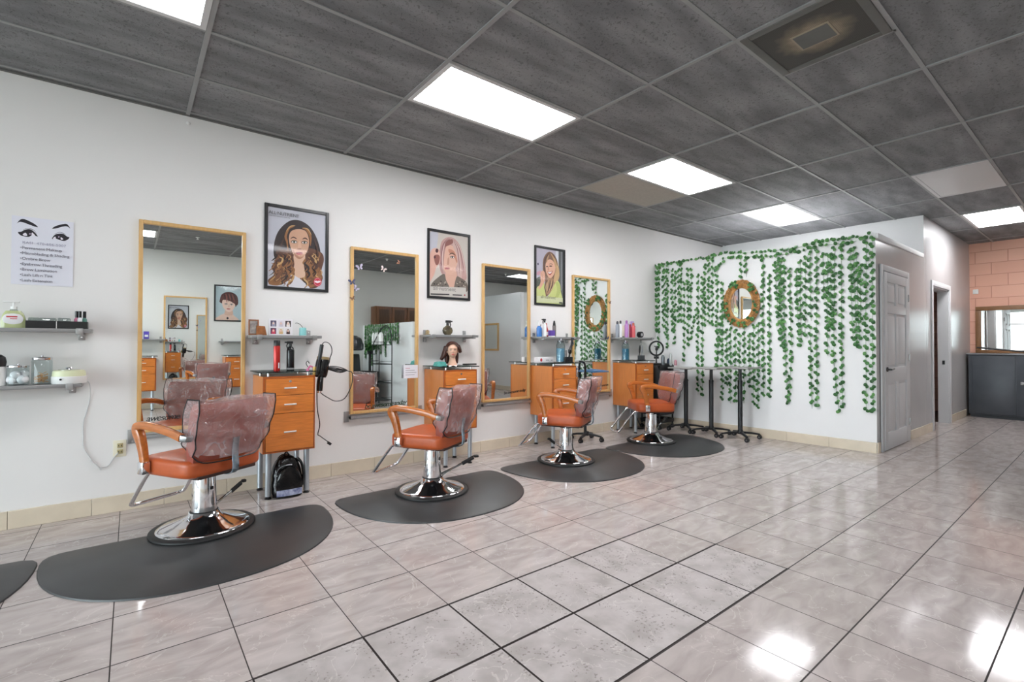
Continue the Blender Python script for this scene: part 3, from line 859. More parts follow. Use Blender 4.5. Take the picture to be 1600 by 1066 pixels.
def turn_pump(root, deg, sc=1.0):
    for o in bpy.data.objects:
        if o.parent == root and o.name.startswith('foot_pump'):
            o.rotation_euler = (0, 0, math.radians(deg)); o.scale = (sc, sc, 1)
CH = 'orange styling chairs with clear vinyl back covers'
chair = make_chair('styling_chair', 'orange styling chair in front of the mirror nearest the eye flyer')
chair.location = (0.385, 3.735, 0.012); chair.rotation_euler = (0, 0, math.radians(120 - 90)); chair['group'] = CH
dup(chair, (1.95, 3.53, 0.012), math.radians(121 - 90), 'orange styling chair in front of the mannequin head station')
c3 = dup(chair, (3.55, 3.60, 0.012), math.radians(120 - 90), 'orange styling chair beside the jar and tools of the third station')
dup(chair, (5.10, 3.67, 0.012), math.radians(143 - 90), 'orange styling chair farthest along the row, nearest the ivy wall')
dup(chair, (1.12, -1.42, 0.012), math.radians(-100 - 90), 'styling chair facing the opposite wall, seen only in the first mirror')

turn_pump(c3, 195, 0.62); turn_pump(chair, 32, 0.66)

def floor_mat(cx, label, w=1.515, y0=2.83, y1=3.80, rz=0.0):
    # half-round mat: straight edge towards the wall, notch for the chair base
    pts = []
    a = w / 2
    yb = y1 - 0.13
    for k in range(33):
        th = PI + PI * k / 32
        ex = 2 / 2.25
        c, s = math.cos(th), math.sin(th)
        pts.append((a * math.copysign(abs(c) ** ex, c), yb + (yb - y0) * math.copysign(abs(s) ** ex, s)))
    pts += [(a * 0.992, yb + 0.05), (a * 0.965, yb + 0.095), (a * 0.91, yb + 0.122), (a * 0.8, y1)]
    pts += [(-a * 0.8, y1), (-a * 0.91, yb + 0.122), (-a * 0.965, yb + 0.095), (-a * 0.992, yb + 0.05)]
    m = (y0 + y1) / 2
    loc = [(x, y - m) for x, y in pts]
    bm = bmesh.new()
    def ring(s_, z): return [bm.verts.new((x * s_, y * s_, z)) for x, y in loc]
    R0, R1, R2 = ring(1.0, 0.0005), ring(0.995, 0.008), ring(0.955, 0.013)
    n = len(loc)
    for A, B in ((R0, R1), (R1, R2)):
        for k in range(n): bm.faces.new((A[k], A[(k + 1) % n], B[(k + 1) % n], B[k]))
    bm.faces.new(R2); bm.faces.new(list(reversed(R0)))
    bmesh.ops.recalc_face_normals(bm, faces=bm.faces)
    b = MB(); b._take(bm, mat_rubber_mat())
    o = b.build('floor_mat', loc=(cx, m, 0))
    o.rotation_euler = (0, 0, rz)
    tag(o, label, 'floor mat', 'half round black rubber mats under the chairs')
floor_mat(0.375, 'black half round mat under the chair nearest the eye flyer')
floor_mat(1.975, 'black half round mat under the chair by the mannequin head station')
floor_mat(3.555, 'black half round mat under the chair by the third station')
floor_mat(5.085, 'black half round mat under the chair nearest the ivy wall')
floor_mat(-1.145, 'black half round mat with no chair, cut off by the frame edge')

# ------------------------------------------------------------------ drawer stations
STW, STD = 0.385, 0.40
def make_station(name, label):
    """origin on the floor at the middle of the front edge; front faces -y"""
    t = thing(name, label, 'drawer cabinet')
    w, d = STW / 2, STD
    b = MB()
    b.span((-w, 0.018, 0.36), (-w + 0.018, d, 0.955), CHERRY_V, 0.001, 1); b.span((w - 0.018, 0.018, 0.36), (w, d, 0.955), CHERRY_V, 0.001, 1)
    b.span((-w + 0.018, 0.018, 0.36), (w - 0.018, d, 0.378), CHERRY_D); b.span((-w + 0.018, 0.018, 0.937), (w - 0.018, d, 0.955), CHERRY); b.span((-w + 0.018, d - 0.012, 0.378), (w - 0.018, d, 0.937), CHERRY_D)
    b.span((-w, 0.0, 0.36), (-w + 0.017, 0.018, 0.955), CHERRY_D); b.span((w - 0.010, 0.0, 0.36), (w, 0.018, 0.955), CHERRY_D); b.span((-w + 0.017, 0.0, 0.939), (w - 0.010, 0.018, 0.955), CHERRY_D); b.span((-w + 0.017, 0.0, 0.36), (w - 0.010, 0.018, 0.372), CHERRY_D)
    b.build('body', t)
    zs = [(0.808, 0.937), (0.666, 0.804), (0.374, 0.662)]
    for k, (z0, z1) in enumerate(zs):
        b = MB(); b.span((-w + 0.019, -0.004, z0), (w - 0.012, 0.016, z1), CHERRY, 0.0015, 1); dr = b.build('drawer', t)
        zc = (z0 + z1) / 2 + (-0.002 if k < 2 else 0.0)
        if k == 0: zc -= 0.008
        b = MB(); b.tube([(-0.045, -0.022, zc), (0.045, -0.022, zc)], 0.0065, HANDLE, 8)
        for sx in (-1, 1): b.cyl((sx * 0.034, -0.022, zc), (sx * 0.034, -0.003, zc), 0.004, CHROME, seg=8)
        b.build('handle', dr)
        if k == 0:
            b = MB(); b.cyl((0.0, -0.003, z1 - 0.022), (0.0, -0.012, z1 - 0.022), 0.0095, CHROME, seg=16); b.box((0, -0.0125, z1 - 0.022), (0.002, 0.002, 0.008), BLACK); b.build('lock', dr)
    for sx in (-1, 1):
        for yy in (0.05, d - 0.05):
            b = MB(); b.cyl((sx * (w - 0.05), yy, 0.02), (sx * (w - 0.05), yy, 0.36), 0.0215, SILVER, seg=18); lg = b.build('leg', t)
            b = MB(); b.lathe([(0.0, 0.0), (0.025, 0.0), (0.026, 0.006), (0.013, 0.016), (0.013, 0.024), (0, 0.024)], (sx * (w - 0.05), yy, 0), BLACK, 14); b.build('foot', lg)
            b = MB(); b.cyl((sx * (w - 0.045), yy - 0.01, 0.955), (sx * (w - 0.045), yy - 0.01, 0.982), 0.009, CHROME, seg=12); b.build('standoff', t)
    b = MB(); b.span((-w - 0.022, -0.014, 0.982), (w + 0.022, d - 0.004, 0.990), GLASS_TOP, 0.002); b.build('glass_top', t)
    return t
SG = 'cherry wood drawer cabinets on silver legs'
SY = 4.105
ST = make_station('drawer_cabinet', 'cherry drawer cabinet under the red can, black backpack below')
ST.location = (0.80 + STW / 2, SY, 0); ST['group'] = SG
SX = [0.80 + STW / 2, 2.392 + STW / 2, 3.835 + STW / 2, 5.375 + STW / 2]
dup(ST, (SX[1], SY, 0), 0, 'cherry drawer cabinet carrying the mannequin head')
dup(ST, (SX[2], SY, 0), 0, 'cherry drawer cabinet carrying the long white box and blue jar')
dup(ST, (SX[3], SY, 0), 0, 'cherry drawer cabinet nearest the ivy wall')
dup(ST, (0.17, -1.87, 0), PI, 'cherry drawer cabinet at the edge of the first mirror reflection, beside plant shelf')
dup(ST, (1.64, -1.87, 0), PI, 'cherry drawer cabinet reflected in the first mirror under the short haired poster')

# ------------------------------------------------------------------ tall mirrors on the wall, ledges below
def make_mirror(x0, x1, z0, z1, label, y=W, sgn=-1, ledge=True):
    t = thing('wall_mirror', label, 'mirror', ((x0 + x1) / 2, y, z0), 0 if sgn < 0 else PI, 'tall oak framed mirrors')
    w, h, f, d = (x1 - x0) / 2, z1 - z0, 0.027, 0.034
    b = MB()
    b.span((-w, -d, 0), (-w + f, -0.001, h), OAK, 0.003, 1); b.span((w - f, -d, 0), (w, -0.001, h), OAK, 0.003, 1)
    b.span((-w + f, -d, 0), (w - f, -0.001, f), OAK, 0.003, 1); b.span((-w + f, -d, h - f), (w - f, -0.001, h), OAK, 0.003, 1)
    b.build('frame', t)
    b = MB(); b.span((-w + f, -0.014, f), (w - f, -0.006, h - f), MIRROR); b.build('mirror_glass', t)
    return t
def ledge(x0, x1, label, z=0.50):
    t = thing('mirror_ledge', label, 'ledge', ((x0 + x1) / 2, W, z), 0, 'steel ledges under the mirrors')
    w = (x1 - x0) / 2
    b = MB(); b.span((-w + 0.05, -0.05, 0.01), (w - 0.05, -0.001, 0.035), GREY_SHELF, 0.003); b.build('rail', t)
    for s in (-1, 1):
        b = MB(); b.box((s * (w - 0.022), -0.007, 0.03), (0.046, 0.012, 0.10), BRUSHED, 0.002); b.box((s * (w - 0.075), -0.028, 0.022), (0.05, 0.048, 0.03), BRUSHED, 0.003); b.build('bracket', t)
MX = [(0.037, 0.738), (1.612, 2.312), (3.112, 3.818), (4.552, 5.293)]
ML = ['tall oak framed mirror nearest the eye flyer, half hidden by a chair', 'tall oak framed mirror with butterflies stuck on its glass and frame',
      'tall oak framed mirror between the mannequin head and the long white box', 'tall oak framed mirror reflecting the oval ivy mirror']
mirrors = [make_mirror(a, e, 0.553, 2.128, l) for (a, e), l in zip(MX, ML)]
LL = ['steel ledge below the mirror nearest the eye flyer', 'steel ledge below the butterfly mirror', 'steel ledge below the third tall mirror', 'steel ledge below the mirror nearest the ivy wall']
for (a, e), l in zip(MX, LL): ledge(a - 0.05, e + 0.05, l)
t = make_mirror(0.48, 1.18, 0.53, 2.13, 'tall oak framed mirror on the opposite wall, seen inside the first mirror', YO, 1)

SCRIPT_INK = mat('black_decal', (18, 18, 20), rough=0.5)
def decal(xc, z, label, s, size, rot, ink=SCRIPT_INK, align='CENTER'):
    o = text(s, size, ink, None, Matrix(), 'mirror_decal', shear=0.35, align=align, space=0.86, bold=0.0004)
    o.data.transform(WALLROT @ Matrix.Rotation(rot, 4, 'Z'))
    o.location = (xc, W - 0.0152, z)
    tag(o, label, 'mirror decal', 'script decals on the mirrors')
decal(0.09, 0.632, 'black script lettering across the foot of the mirror nearest the eye flyer', 'awesome today', 0.062, 0.02, align='LEFT')
decal(1.97, 0.60, 'script lettering at the foot of the butterfly mirror', 'be awesome today', 0.066, 0.03, mat('green_black_decal', (40, 62, 44), rough=0.5))
decal(3.59, 0.635, 'small black script lettering in the lower corner of the third mirror', 'be awesome today', 0.05, 0.06)
decal(5.16, 0.63, 'small black script lettering in the lower corner of the mirror nearest the ivy', 'be awesome today', 0.045, 0.06)
b = MB(); b.span((2.145, W - 0.0395, 0.868), (2.303, W - 0.038, 1.0), PAPER); b.span((2.155, W - 0.0395, 0.9), (2.16, W - 0.006, 0.905), PAPER)
o = b.build('paper_note'); tag(o, 'white paper note stuck on the butterfly mirror', 'note')
NK = mat('red_note_ink', (190, 90, 110), rough=0.6)
for k in range(4):
    b = MB(); b.span((2.165, W - 0.0402, 0.965 - 0.022 * k), (2.165 + (0.05 if k == 0 else 0.12 - 0.02 * (k % 2)), W - 0.0397, 0.969 - 0.022 * k), NK if k == 0 else GREYINK); b.build('writing', o)
BW = [mat('butterfly_' + n, c, rough=0.5) for n, c in (('lilac', (190, 182, 205)), ('blush', (226, 204, 200)), ('rust', (186, 130, 104)), ('navy', (70, 76, 110)), ('brown', (120, 84, 62)))]
for (x, y, z, s, k, r, l) in [(1.70, W - 0.0102, 1.94, 0.05, 0, 0.3, 'lilac butterfly sticker at the upper corner of the butterfly mirror glass'), (1.937, W - 0.0102, 1.945, 0.045, 1, -0.5, 'pale butterfly sticker in the middle of the butterfly mirror glass'),
                          (2.098, W - 0.0102, 2.03, 0.03, 2, 1.2, 'rust butterfly sticker high on the butterfly mirror glass'), (1.622, W - 0.0302, 1.79, 0.05, 3, 0.2, 'navy butterfly sticker topmost on the butterfly mirror frame'),
                          (1.66, W - 0.0302, 1.735, 0.04, 0, -0.7, 'lilac butterfly sticker below the navy one on the mirror frame'), (1.627, W - 0.0302, 1.638, 0.035, 4, 0.4, 'brown butterfly sticker lowest on the butterfly mirror frame'),
                          (5.28, W - 0.0302, 1.80, 0.04, 4, 0.2, 'brown butterfly sticker on the frame of the mirror nearest the ivy'), (5.24, W - 0.0302, 1.30, 0.035, 3, 0.5, 'dark butterfly sticker low on the mirror nearest the ivy')]:
    b = MB()
    c, sn = math.cos(r), math.sin(r)
    for sx in (-1, 1):
        for pts, tilt in (([(0.05, 0.0), (0.2, 0.42), (0.6, 0.6), (0.75, 0.35), (0.4, 0.0)], 0.3), ([(0.05, -0.02), (0.35, -0.03), (0.5, -0.3), (0.3, -0.5), (0.08, -0.25)], 0.2)):
            q = [(sx * px * s * c - py * s * sn, sx * px * s * sn + py * s * c) for px, py in pts]
            b.prism(q, (0, -0.004, 0), (1, 0, 0), (0, 0, 1), 0.0012, BW[k])
    b.ell((0, -0.004, 0), (0.0025, 0.003, s * 0.35), INK, 8)
    o = b.build('butterfly_sticker', loc=(x, y, z)); tag(o, l, 'sticker', 'butterfly stickers on the mirrors')

# ------------------------------------------------------------------ bracket shelves
def shelf(x0, x1, z, label, y=W, sgn=-1, brk=(0.06, -0.06), dep=0.2):
    t = thing('wall_shelf', label, 'shelf', ((x0 + x1) / 2, y, z), 0 if sgn < 0 else PI, 'grey bracket shelves on the walls')
    w = (x1 - x0) / 2
    b = MB(); b.span((-w, -dep, -0.024), (w, -0.012, 0), GREY_SHELF, 0.003); b.build('board', t)
    for k in brk:
        xx = -w + k if k > 0 else w + k
        b = MB(); b.box((xx, -0.007, -0.012), (0.036, 0.012, 0.125), BRUSHED, 0.003); b.box((xx, -dep / 2 - 0.004, -0.031), (0.03, dep - 0.01, 0.013), BRUSHED, 0.003); b.box((xx, -dep - 0.004, -0.018), (0.038, 0.012, 0.042), BRUSHED, 0.003)
        b.cyl((xx, -0.012, 0.03), (xx, -0.016, 0.03), 0.005, CHROME, seg=8); b.cyl((xx, -0.012, -0.055), (xx, -0.016, -0.055), 0.005, CHROME, seg=8); b.build('bracket', t)
SHZ = 1.308
shelf(-1.1, -0.21, SHZ, 'upper grey shelf under the eye flyer')
shelf(-1.1, -0.255, 0.943, 'lower grey shelf under the eye flyer, holding jars')
shelf(0.752, 1.30, 1.282, 'grey shelf above the red can, holding a photo board')
shelf(2.336, 2.94, SHZ, 'grey shelf above the mannequin head')
shelf(3.836, 4.52, 1.304, 'grey shelf holding blue bottles above the long white box')
shelf(5.30, 6.08, 1.312, 'grey shelf holding purple and red bottles beside the ivy')
shelf(-0.2, 0.50, 1.30, 'opposite wall shelf with plant, seen in the first mirror', YO, 1)
shelf(1.38, 2.05, 1.27, 'bare opposite wall shelf, seen in the first mirror', YO, 1)

# ------------------------------------------------------------------ framed portrait posters
def pmat(c, rough=0.5):
    return mat('print_%d_%d_%d' % tuple(c), c, rough=rough)
class Print:
    """flat printed picture built from layered colour shapes; px space given by a source quad"""
    def __init__(s, w, h, bg, quad):
        s.w, s.h, s.q = w, h, quad
        s.b = MB(); s.k = 0
        s.b.flat([(-w / 2, -h / 2), (w / 2, -h / 2), (w / 2, h / 2), (-w / 2, h / 2)], (0, 0, 0), (1, 0, 0), (0, 0, 1), pmat(bg))
    def uv(s, x, y):
        x0, x1, t0, t1, b0, b1 = s.q
        u = (x - x0) / (x1 - x0)
        t = t0 + (t1 - t0) * u; bt = b0 + (b1 - b0) * u
        v = (bt - y) / (bt - t)
        u = min(max(u, 0.0), 1.0); v = min(max(v, 0.0), 1.0)
        return ((u - 0.5) * s.w, (v - 0.5) * s.h)
    def lay(s, pts, c):
        s.k += 1
        s.b.flat(pts, (0, -0.00005 * s.k, 0), (1, 0, 0), (0, 0, 1), pmat(c))
    def shape(s, pts, c, smooth=5):
        if smooth: pts = spline(pts, smooth, True)
        q = []
        for p in pts:
            a = s.uv(*p)
            if not q or (abs(a[0] - q[-1][0]) + abs(a[1] - q[-1][1])) > 1e-5: q.append(a)
        s.lay(q, c)
    def oval(s, x, y, rx, ry, c, rot=0.0, n=18):
        pts = []
        for k in range(n):
            a = 2 * PI * k / n
            px, py = rx * math.cos(a), ry * math.sin(a)
            pts.append((x + px * math.cos(rot) - py * math.sin(rot), y + px * math.sin(rot) + py * math.cos(rot)))
        s.shape(pts, c, 0)
    def strand(s, pts, wd, c):
        pts = spline(pts, 5)
        L, R = [], []
        n = len(pts)
        for i, p in enumerate(pts):
            a, e = pts[max(0, i - 1)], pts[min(n - 1, i + 1)]
            dx, dy = e[0] - a[0], e[1] - a[1]
            l = math.hypot(dx, dy) or 1
            k = wd * math.sin(PI * (0.06 + 0.88 * i / (n - 1))) / 2
            L.append((p[0] - dy / l * k, p[1] + dx / l * k)); R.append((p[0] + dy / l * k, p[1] - dx / l * k))
        s.shape(L + R[::-1], c, 0)
    def eye(s, x, y, w, c=(60, 45, 40), rot=0.05):
        s.oval(x, y, w, w * 0.5, (50, 36, 34), rot); s.oval(x, y + w * 0.06, w * 0.8, w * 0.34, (232, 226, 222), rot); s.oval(x, y, w * 0.34, w * 0.4, c); s.oval(x, y, w * 0.16, w * 0.2, (15, 12, 12))

def poster(xc, z0, w, h, label, draw, y=W, sgn=-1):
    t = thing('framed_poster', label, 'poster', (xc, y, z0 + h / 2), 0 if sgn < 0 else PI, 'black framed hair posters')
    f, d = 0.026, 0.018
    b = MB()
    b.span((-w / 2, -d, -h / 2), (-w / 2 + f, -0.001, h / 2), POSTER_FRAME, 0.002, 1); b.span((w / 2 - f, -d, -h / 2), (w / 2, -0.001, h / 2), POSTER_FRAME, 0.002, 1)
    b.span((-w / 2 + f, -d, -h / 2), (w / 2 - f, -0.001, -h / 2 + f), POSTER_FRAME, 0.002, 1); b.span((-w / 2 + f, -d, h / 2 - f), (w / 2 - f, -0.001, h / 2), POSTER_FRAME, 0.002, 1)
    b.build('frame', t)
    pr = draw(w - 2 * f + 0.002, h - 2 * f + 0.002)
    o = pr.b.build('print', t, loc=(0, -0.004, 0))
    for args in getattr(pr, 'texts', []):
        s, size, m, x, z, rot, sp, bd = args
        text(s, size, m, o, wt(x, -0.0052 + 0.0, z, rot), 'lettering', space=sp, bold=bd)
    # slightly bowed clear acrylic sheet
    bm = bmesh.new(); nx, nz = 20, 26; g = {}
    for i in range(nx + 1):
        for k in range(nz + 1):
            u, v = i / nx - 0.5, k / nz - 0.5
            g[i, k] = bm.verts.new((u * (w - 2 * f), -0.0105 - 0.003 * math.cos(PI * u) * math.cos(PI * v) + 0.0003 * math.sin(5 * v + 3 * u), v * (h - 2 * f)))
    for i in range(nx):
        for k in range(nz): bm.faces.new((g[i, k], g[i + 1, k], g[i + 1, k + 1], g[i, k + 1]))
    b = MB(); b._take(bm, GLAZE); b.build('glazing', t, 80)

def draw_curls(w, h):
    p = Print(w, h, (202, 203, 213), (60, 655, 90, 180, 912, 953))
    dk, md, gd, lt = (52, 40, 40), (104, 66, 48), (158, 108, 66), (206, 166, 112)
    p.shape([(120, 520), (150, 380), (215, 285), (300, 232), (395, 240), (490, 305), (560, 420), (600, 560), (590, 660), (430, 700), (250, 690), (140, 640)], dk)
    p.shape([(160, 540), (330, 560), (330, 700), (270, 820), (200, 900), (90, 890), (70, 850), (130, 790), (100, 720), (140, 650)], md)
    p.shape([(440, 520), (600, 560), (638, 640), (610, 760), (625, 840), (560, 930), (450, 925), (385, 850), (420, 760), (425, 640)], md)
    p.shape([(95, 840), (180, 770), (270, 740), (260, 830), (180, 905), (80, 895)], gd)
    p.shape([(395, 820), (470, 740), (590, 720), (600, 830), (520, 925), (430, 910)], gd)
    rnd = random.Random(3)
    for k in range(34):
        x, y = 95 + rnd.random() * 190, 560 + rnd.random() * 270
        p.strand([(x, y), (x + 28, y + 25), (x + 5, y + 60), (x - 26, y + 85)], 8 + 10 * rnd.random(), rnd.choice([gd, lt, dk, (128, 84, 56)]))
    for k in range(36):
        x, y = 450 + rnd.random() * 145, 540 + rnd.random() * 300
        p.strand([(x, y), (x + 26, y + 22), (x + 12, y + 62), (x - 26, y + 90)], 8 + 10 * rnd.random(), rnd.choice([gd, lt, dk, (128, 84, 56)]))
    p.shape([(322, 590), (432, 590), (424, 700), (440, 800), (400, 830), (345, 820), (312, 760), (326, 690)], (224, 188, 162))
    p.shape([(250, 870), (300, 800), (370, 830), (420, 870), (480, 940), (250, 930)], (226, 224, 232))
    p.shape([(268, 420), (290, 350), (360, 325), (440, 345), (475, 430), (470, 520), (430, 600), (378, 636), (325, 600), (285, 510)], (214, 168, 140))
    p.shape([(300, 520), (330, 600), (378, 636), (420, 606), (380, 616), (335, 575)], (186, 134, 108))
    p.shape([(370, 455), (386, 455), (398, 520), (378, 535), (358, 522)], (226, 184, 158))
    p.oval(378, 530, 22, 7, (176, 122, 100))
    p.eye(322, 457, 32, (92, 98, 80)); p.eye(428, 462, 32, (92, 98, 80))
    p.strand([(285, 425), (315, 410), (350, 428)], 13, (86, 58, 46)); p.strand([(405, 430), (435, 418), (465, 438)], 13, (86, 58, 46))
    p.oval(376, 574, 36, 14, (176, 84, 84)); p.oval(376, 584, 30, 9, (196, 104, 102)); p.strand([(342, 572), (376, 570), (410, 574)], 5, (110, 44, 46))
    for k in range(26):
        x, y = 130 + rnd.random() * 165, 560 + rnd.random() * 270
        p.strand([(x, y), (x + 34, y + 20), (x + 22, y + 58), (x - 14, y + 84), (x - 4, y + 112)], 12 + 14 * rnd.random(), rnd.choice([gd, gd, lt, dk, (128, 84, 56), (84, 54, 44)]))
    for k in range(26):
        x, y = 425 + rnd.random() * 150, 560 + rnd.random() * 270
        p.strand([(x, y), (x - 16, y + 24), (x + 18, y + 58), (x + 22, y + 86), (x - 6, y + 112)], 12 + 14 * rnd.random(), rnd.choice([gd, gd, lt, dk, (128, 84, 56), (84, 54, 44)]))
    p.strand([(320, 300), (268, 320), (236, 400), (250, 460), (262, 560)], 24, gd); p.strand([(330, 290), (280, 300), (240, 350)], 12, lt)
    p.strand([(400, 315), (450, 330), (488, 400), (490, 500)], 26, gd); p.strand([(405, 312), (460, 325), (500, 385)], 12, lt)
    p.strand([(220, 420), (180, 520), (150, 620)], 18, (80, 54, 46)); p.strand([(530, 430), (560, 520), (570, 620)], 16, (84, 58, 48))
    p.oval(568, 872, 44, 46, (196, 44, 66)); p.oval(568, 872, 36, 38, (226, 190, 200)); p.oval(568, 872, 33, 35, (196, 44, 66)); p.shape([(536, 868), (556, 858), (568, 864), (580, 858), (602, 868), (568, 884)], (240, 228, 232))
    ti = pmat((112, 112, 116))
    p.texts = [('ALL·NUTRIENT', 0.040, ti, -w / 2 + 0.006, h / 2 - 0.062, 0, 0.9, 0.0), ('CERTIFIED ORGANIC HAIRCARE', 0.0115, ti, -w / 2 + 0.012, h / 2 - 0.08, 0, 1.0, 0.0)]
    return p
def draw_pink(w, h):
    p = Print(w, h, (206, 198, 190), (95, 580, 100, 180, 915, 950))
    p.shape([(95, 140), (200, 130), (160, 420), (95, 500)], (196, 196, 206))
    p.shape([(222, 330), (250, 225), (330, 178), (410, 205), (475, 290), (520, 430), (552, 600), (560, 700), (500, 740), (420, 700), (300, 690), (236, 620), (210, 480)], (196, 158, 152))
    p.shape([(310, 590), (420, 590), (430, 740), (390, 830), (330, 830), (285, 740)], (218, 176, 156))
    p.shape([(275, 340), (330, 275), (410, 320), (448, 430), (432, 540), (380, 640), (318, 640), (262, 560)], (222, 180, 160))
    p.shape([(215, 400), (235, 300), (290, 230), (340, 230), (300, 290), (280, 380), (268, 520), (262, 640), (225, 560)], (182, 144, 140))
    p.shape([(385, 215), (440, 290), (470, 420), (500, 600), (490, 710), (450, 690), (440, 540), (430, 400), (385, 300)], (206, 176, 168))
    for a in ([(330, 190), (270, 260), (240, 400), (235, 560)], [(350, 195), (300, 240), (278, 300)], [(400, 220), (470, 330), (510, 500), (530, 640)], [(390, 220), (440, 330), (462, 480), (470, 640)], [(250, 330), (240, 450), (250, 600)]):
        p.strand(a, 12, (150, 106, 108)); p.strand([(x + 12, y + 8) for x, y in a], 8, (226, 206, 196))
    p.shape([(300, 240), (370, 205), (385, 250), (340, 280), (296, 300), (280, 340)], (146, 96, 90))
    p.shape([(330, 330), (400, 360), (440, 470), (430, 500), (390, 400), (340, 380)], (198, 138, 116))
    p.eye(376, 430, 30, (110, 92, 76)); p.strand([(335, 400), (375, 382), (418, 410)], 16, (110, 80, 66))
    p.shape([(320, 440), (338, 450), (334, 520), (312, 520)], (198, 150, 130))
    p.oval(312, 572, 34, 13, (190, 92, 96)); p.strand([(284, 570), (312, 568), (340, 574)], 5, (120, 50, 54))
    p.shape([(97, 470), (112, 360), (150, 320), (205, 330), (226, 400), (222, 500), (180, 560), (150, 660), (110, 730), (97, 720)], (222, 178, 162))
    p.shape([(150, 420), (195, 400), (222, 430), (205, 520), (170, 520)], (150, 96, 88)); p.oval(186, 350, 18, 26, (80, 44, 52)); p.oval(160, 430, 12, 18, (84, 48, 54))
    p.shape([(110, 800), (150, 730), (270, 640), (300, 720), (350, 830), (330, 860), (110, 860)], (112, 104, 96)); p.shape([(395, 830), (430, 680), (480, 690), (560, 750), (570, 860), (400, 870)], (118, 106, 96))
    rnd = random.Random(5)
    for k in range(26):
        x = 140 + rnd.random() * 160 if k % 2 else 430 + rnd.random() * 120
        y = 735 + rnd.random() * 70
        p.oval(x, y, 11, 8, rnd.choice([(48, 42, 42), (176, 164, 150), (60, 50, 48)]), rnd.random())
    p.shape([(100, 796), (552, 814), (552, 930), (100, 916)], (206, 201, 194), 0)
    p.shape([(112, 884), (340, 892), (340, 908), (112, 902)], (40, 38, 40), 0); p.shape([(380, 896), (500, 902), (500, 916), (380, 910)], (60, 56, 58), 0); p.oval(535, 908, 10, 10, (170, 50, 60))
    p.texts = [('all·nutrient', 0.062, pmat((128, 124, 122)), -w / 2 + 0.045, -h / 2 + 0.066, 0, 1.02, 0.0)]
    return p
def draw_green(w, h):
    p = Print(w, h, (188, 184, 198), (135, 535, 130, 185, 945, 970))
    p.shape([(425, 150), (540, 150), (540, 980), (425, 980)], (96, 100, 100), 0); p.shape([(420, 140), (462, 140), (462, 560), (420, 560)], (216, 218, 226), 0); p.shape([(500, 180), (512, 180), (512, 760), (500, 760)], (150, 152, 156), 0)
    p.shape([(136, 600), (230, 560), (240, 700), (136, 760)], (92, 98, 88)); p.oval(165, 375, 10, 18, (70, 60, 90)); p.shape([(150, 500), (200, 470), (200, 520), (160, 540)], (210, 160, 176))
    p.shape([(232, 440), (240, 300), (285, 215), (335, 190), (400, 235), (450, 350), (470, 520), (440, 640), (390, 720), (300, 840), (255, 830), (270, 700), (250, 560)], (132, 100, 82))
    p.shape([(400, 260), (455, 380), (475, 540), (430, 650), (390, 600), (420, 440)], (206, 172, 128)); p.shape([(300, 560), (380, 590), (400, 680), (330, 800), (280, 800)], (170, 134, 104))
    p.shape([(140, 960), (145, 740), (190, 690), (250, 650), (265, 780), (290, 860), (360, 760), (430, 620), (475, 650), (495, 760), (498, 980)], (204, 212, 136))
    p.shape([(420, 640), (470, 660), (490, 780), (430, 900), (400, 900), (440, 760)], (186, 196, 118))
    p.shape([(272, 380), (300, 315), (350, 305), (395, 350), (415, 430), (395, 520), (345, 580), (300, 545), (275, 470)], (226, 180, 154))
    p.strand([(330, 200), (270, 290), (252, 400), (262, 520)], 26, (98, 72, 60)); p.strand([(345, 215), (390, 290), (420, 400), (440, 520)], 24, (196, 158, 116)); p.strand([(320, 230), (300, 290), (285, 350)], 18, (188, 150, 114)); p.strand([(370, 220), (420, 300), (445, 400)], 14, (110, 82, 66))
    for a in ([(300, 600), (280, 690), (290, 780)], [(340, 610), (330, 700), (300, 790)], [(380, 610), (370, 690), (330, 770)], [(270, 640), (262, 720), (275, 790)]): p.strand(a, 18, (92, 70, 60)); p.strand([(x + 14, y) for x, y in a], 12, (206, 176, 138))
    p.oval(345, 402, 24, 9, (62, 44, 40)); p.oval(292, 410, 14, 8, (62, 44, 40)); p.strand([(318, 378), (348, 366), (378, 384)], 9, (110, 76, 60)); p.shape([(308, 400), (322, 440), (318, 466), (300, 460)], (206, 152, 128))
    p.shape([(298, 478), (330, 490), (372, 470), (350, 525), (318, 528)], (170, 70, 76)); p.shape([(306, 486), (332, 494), (362, 480), (346, 508), (320, 512)], (244, 240, 236))
    p.shape([(196, 520), (226, 470), (258, 500), (262, 600), (232, 680), (190, 740), (168, 730), (200, 640)], (222, 174, 150)); p.strand([(214, 500), (225, 560), (220, 640)], 6, (178, 128, 108))
    p.shape([(148, 842), (524, 872), (524, 948), (148, 936)], (212, 216, 178), 0); p.shape([(470, 930), (520, 934), (520, 958), (470, 955)], (80, 84, 78), 0)
    p.texts = [('all·nutrient', 0.058, pmat((136, 140, 108)), -w / 2 + 0.075, -h / 2 + 0.062, 0, 1.0, 0.0)]
    return p
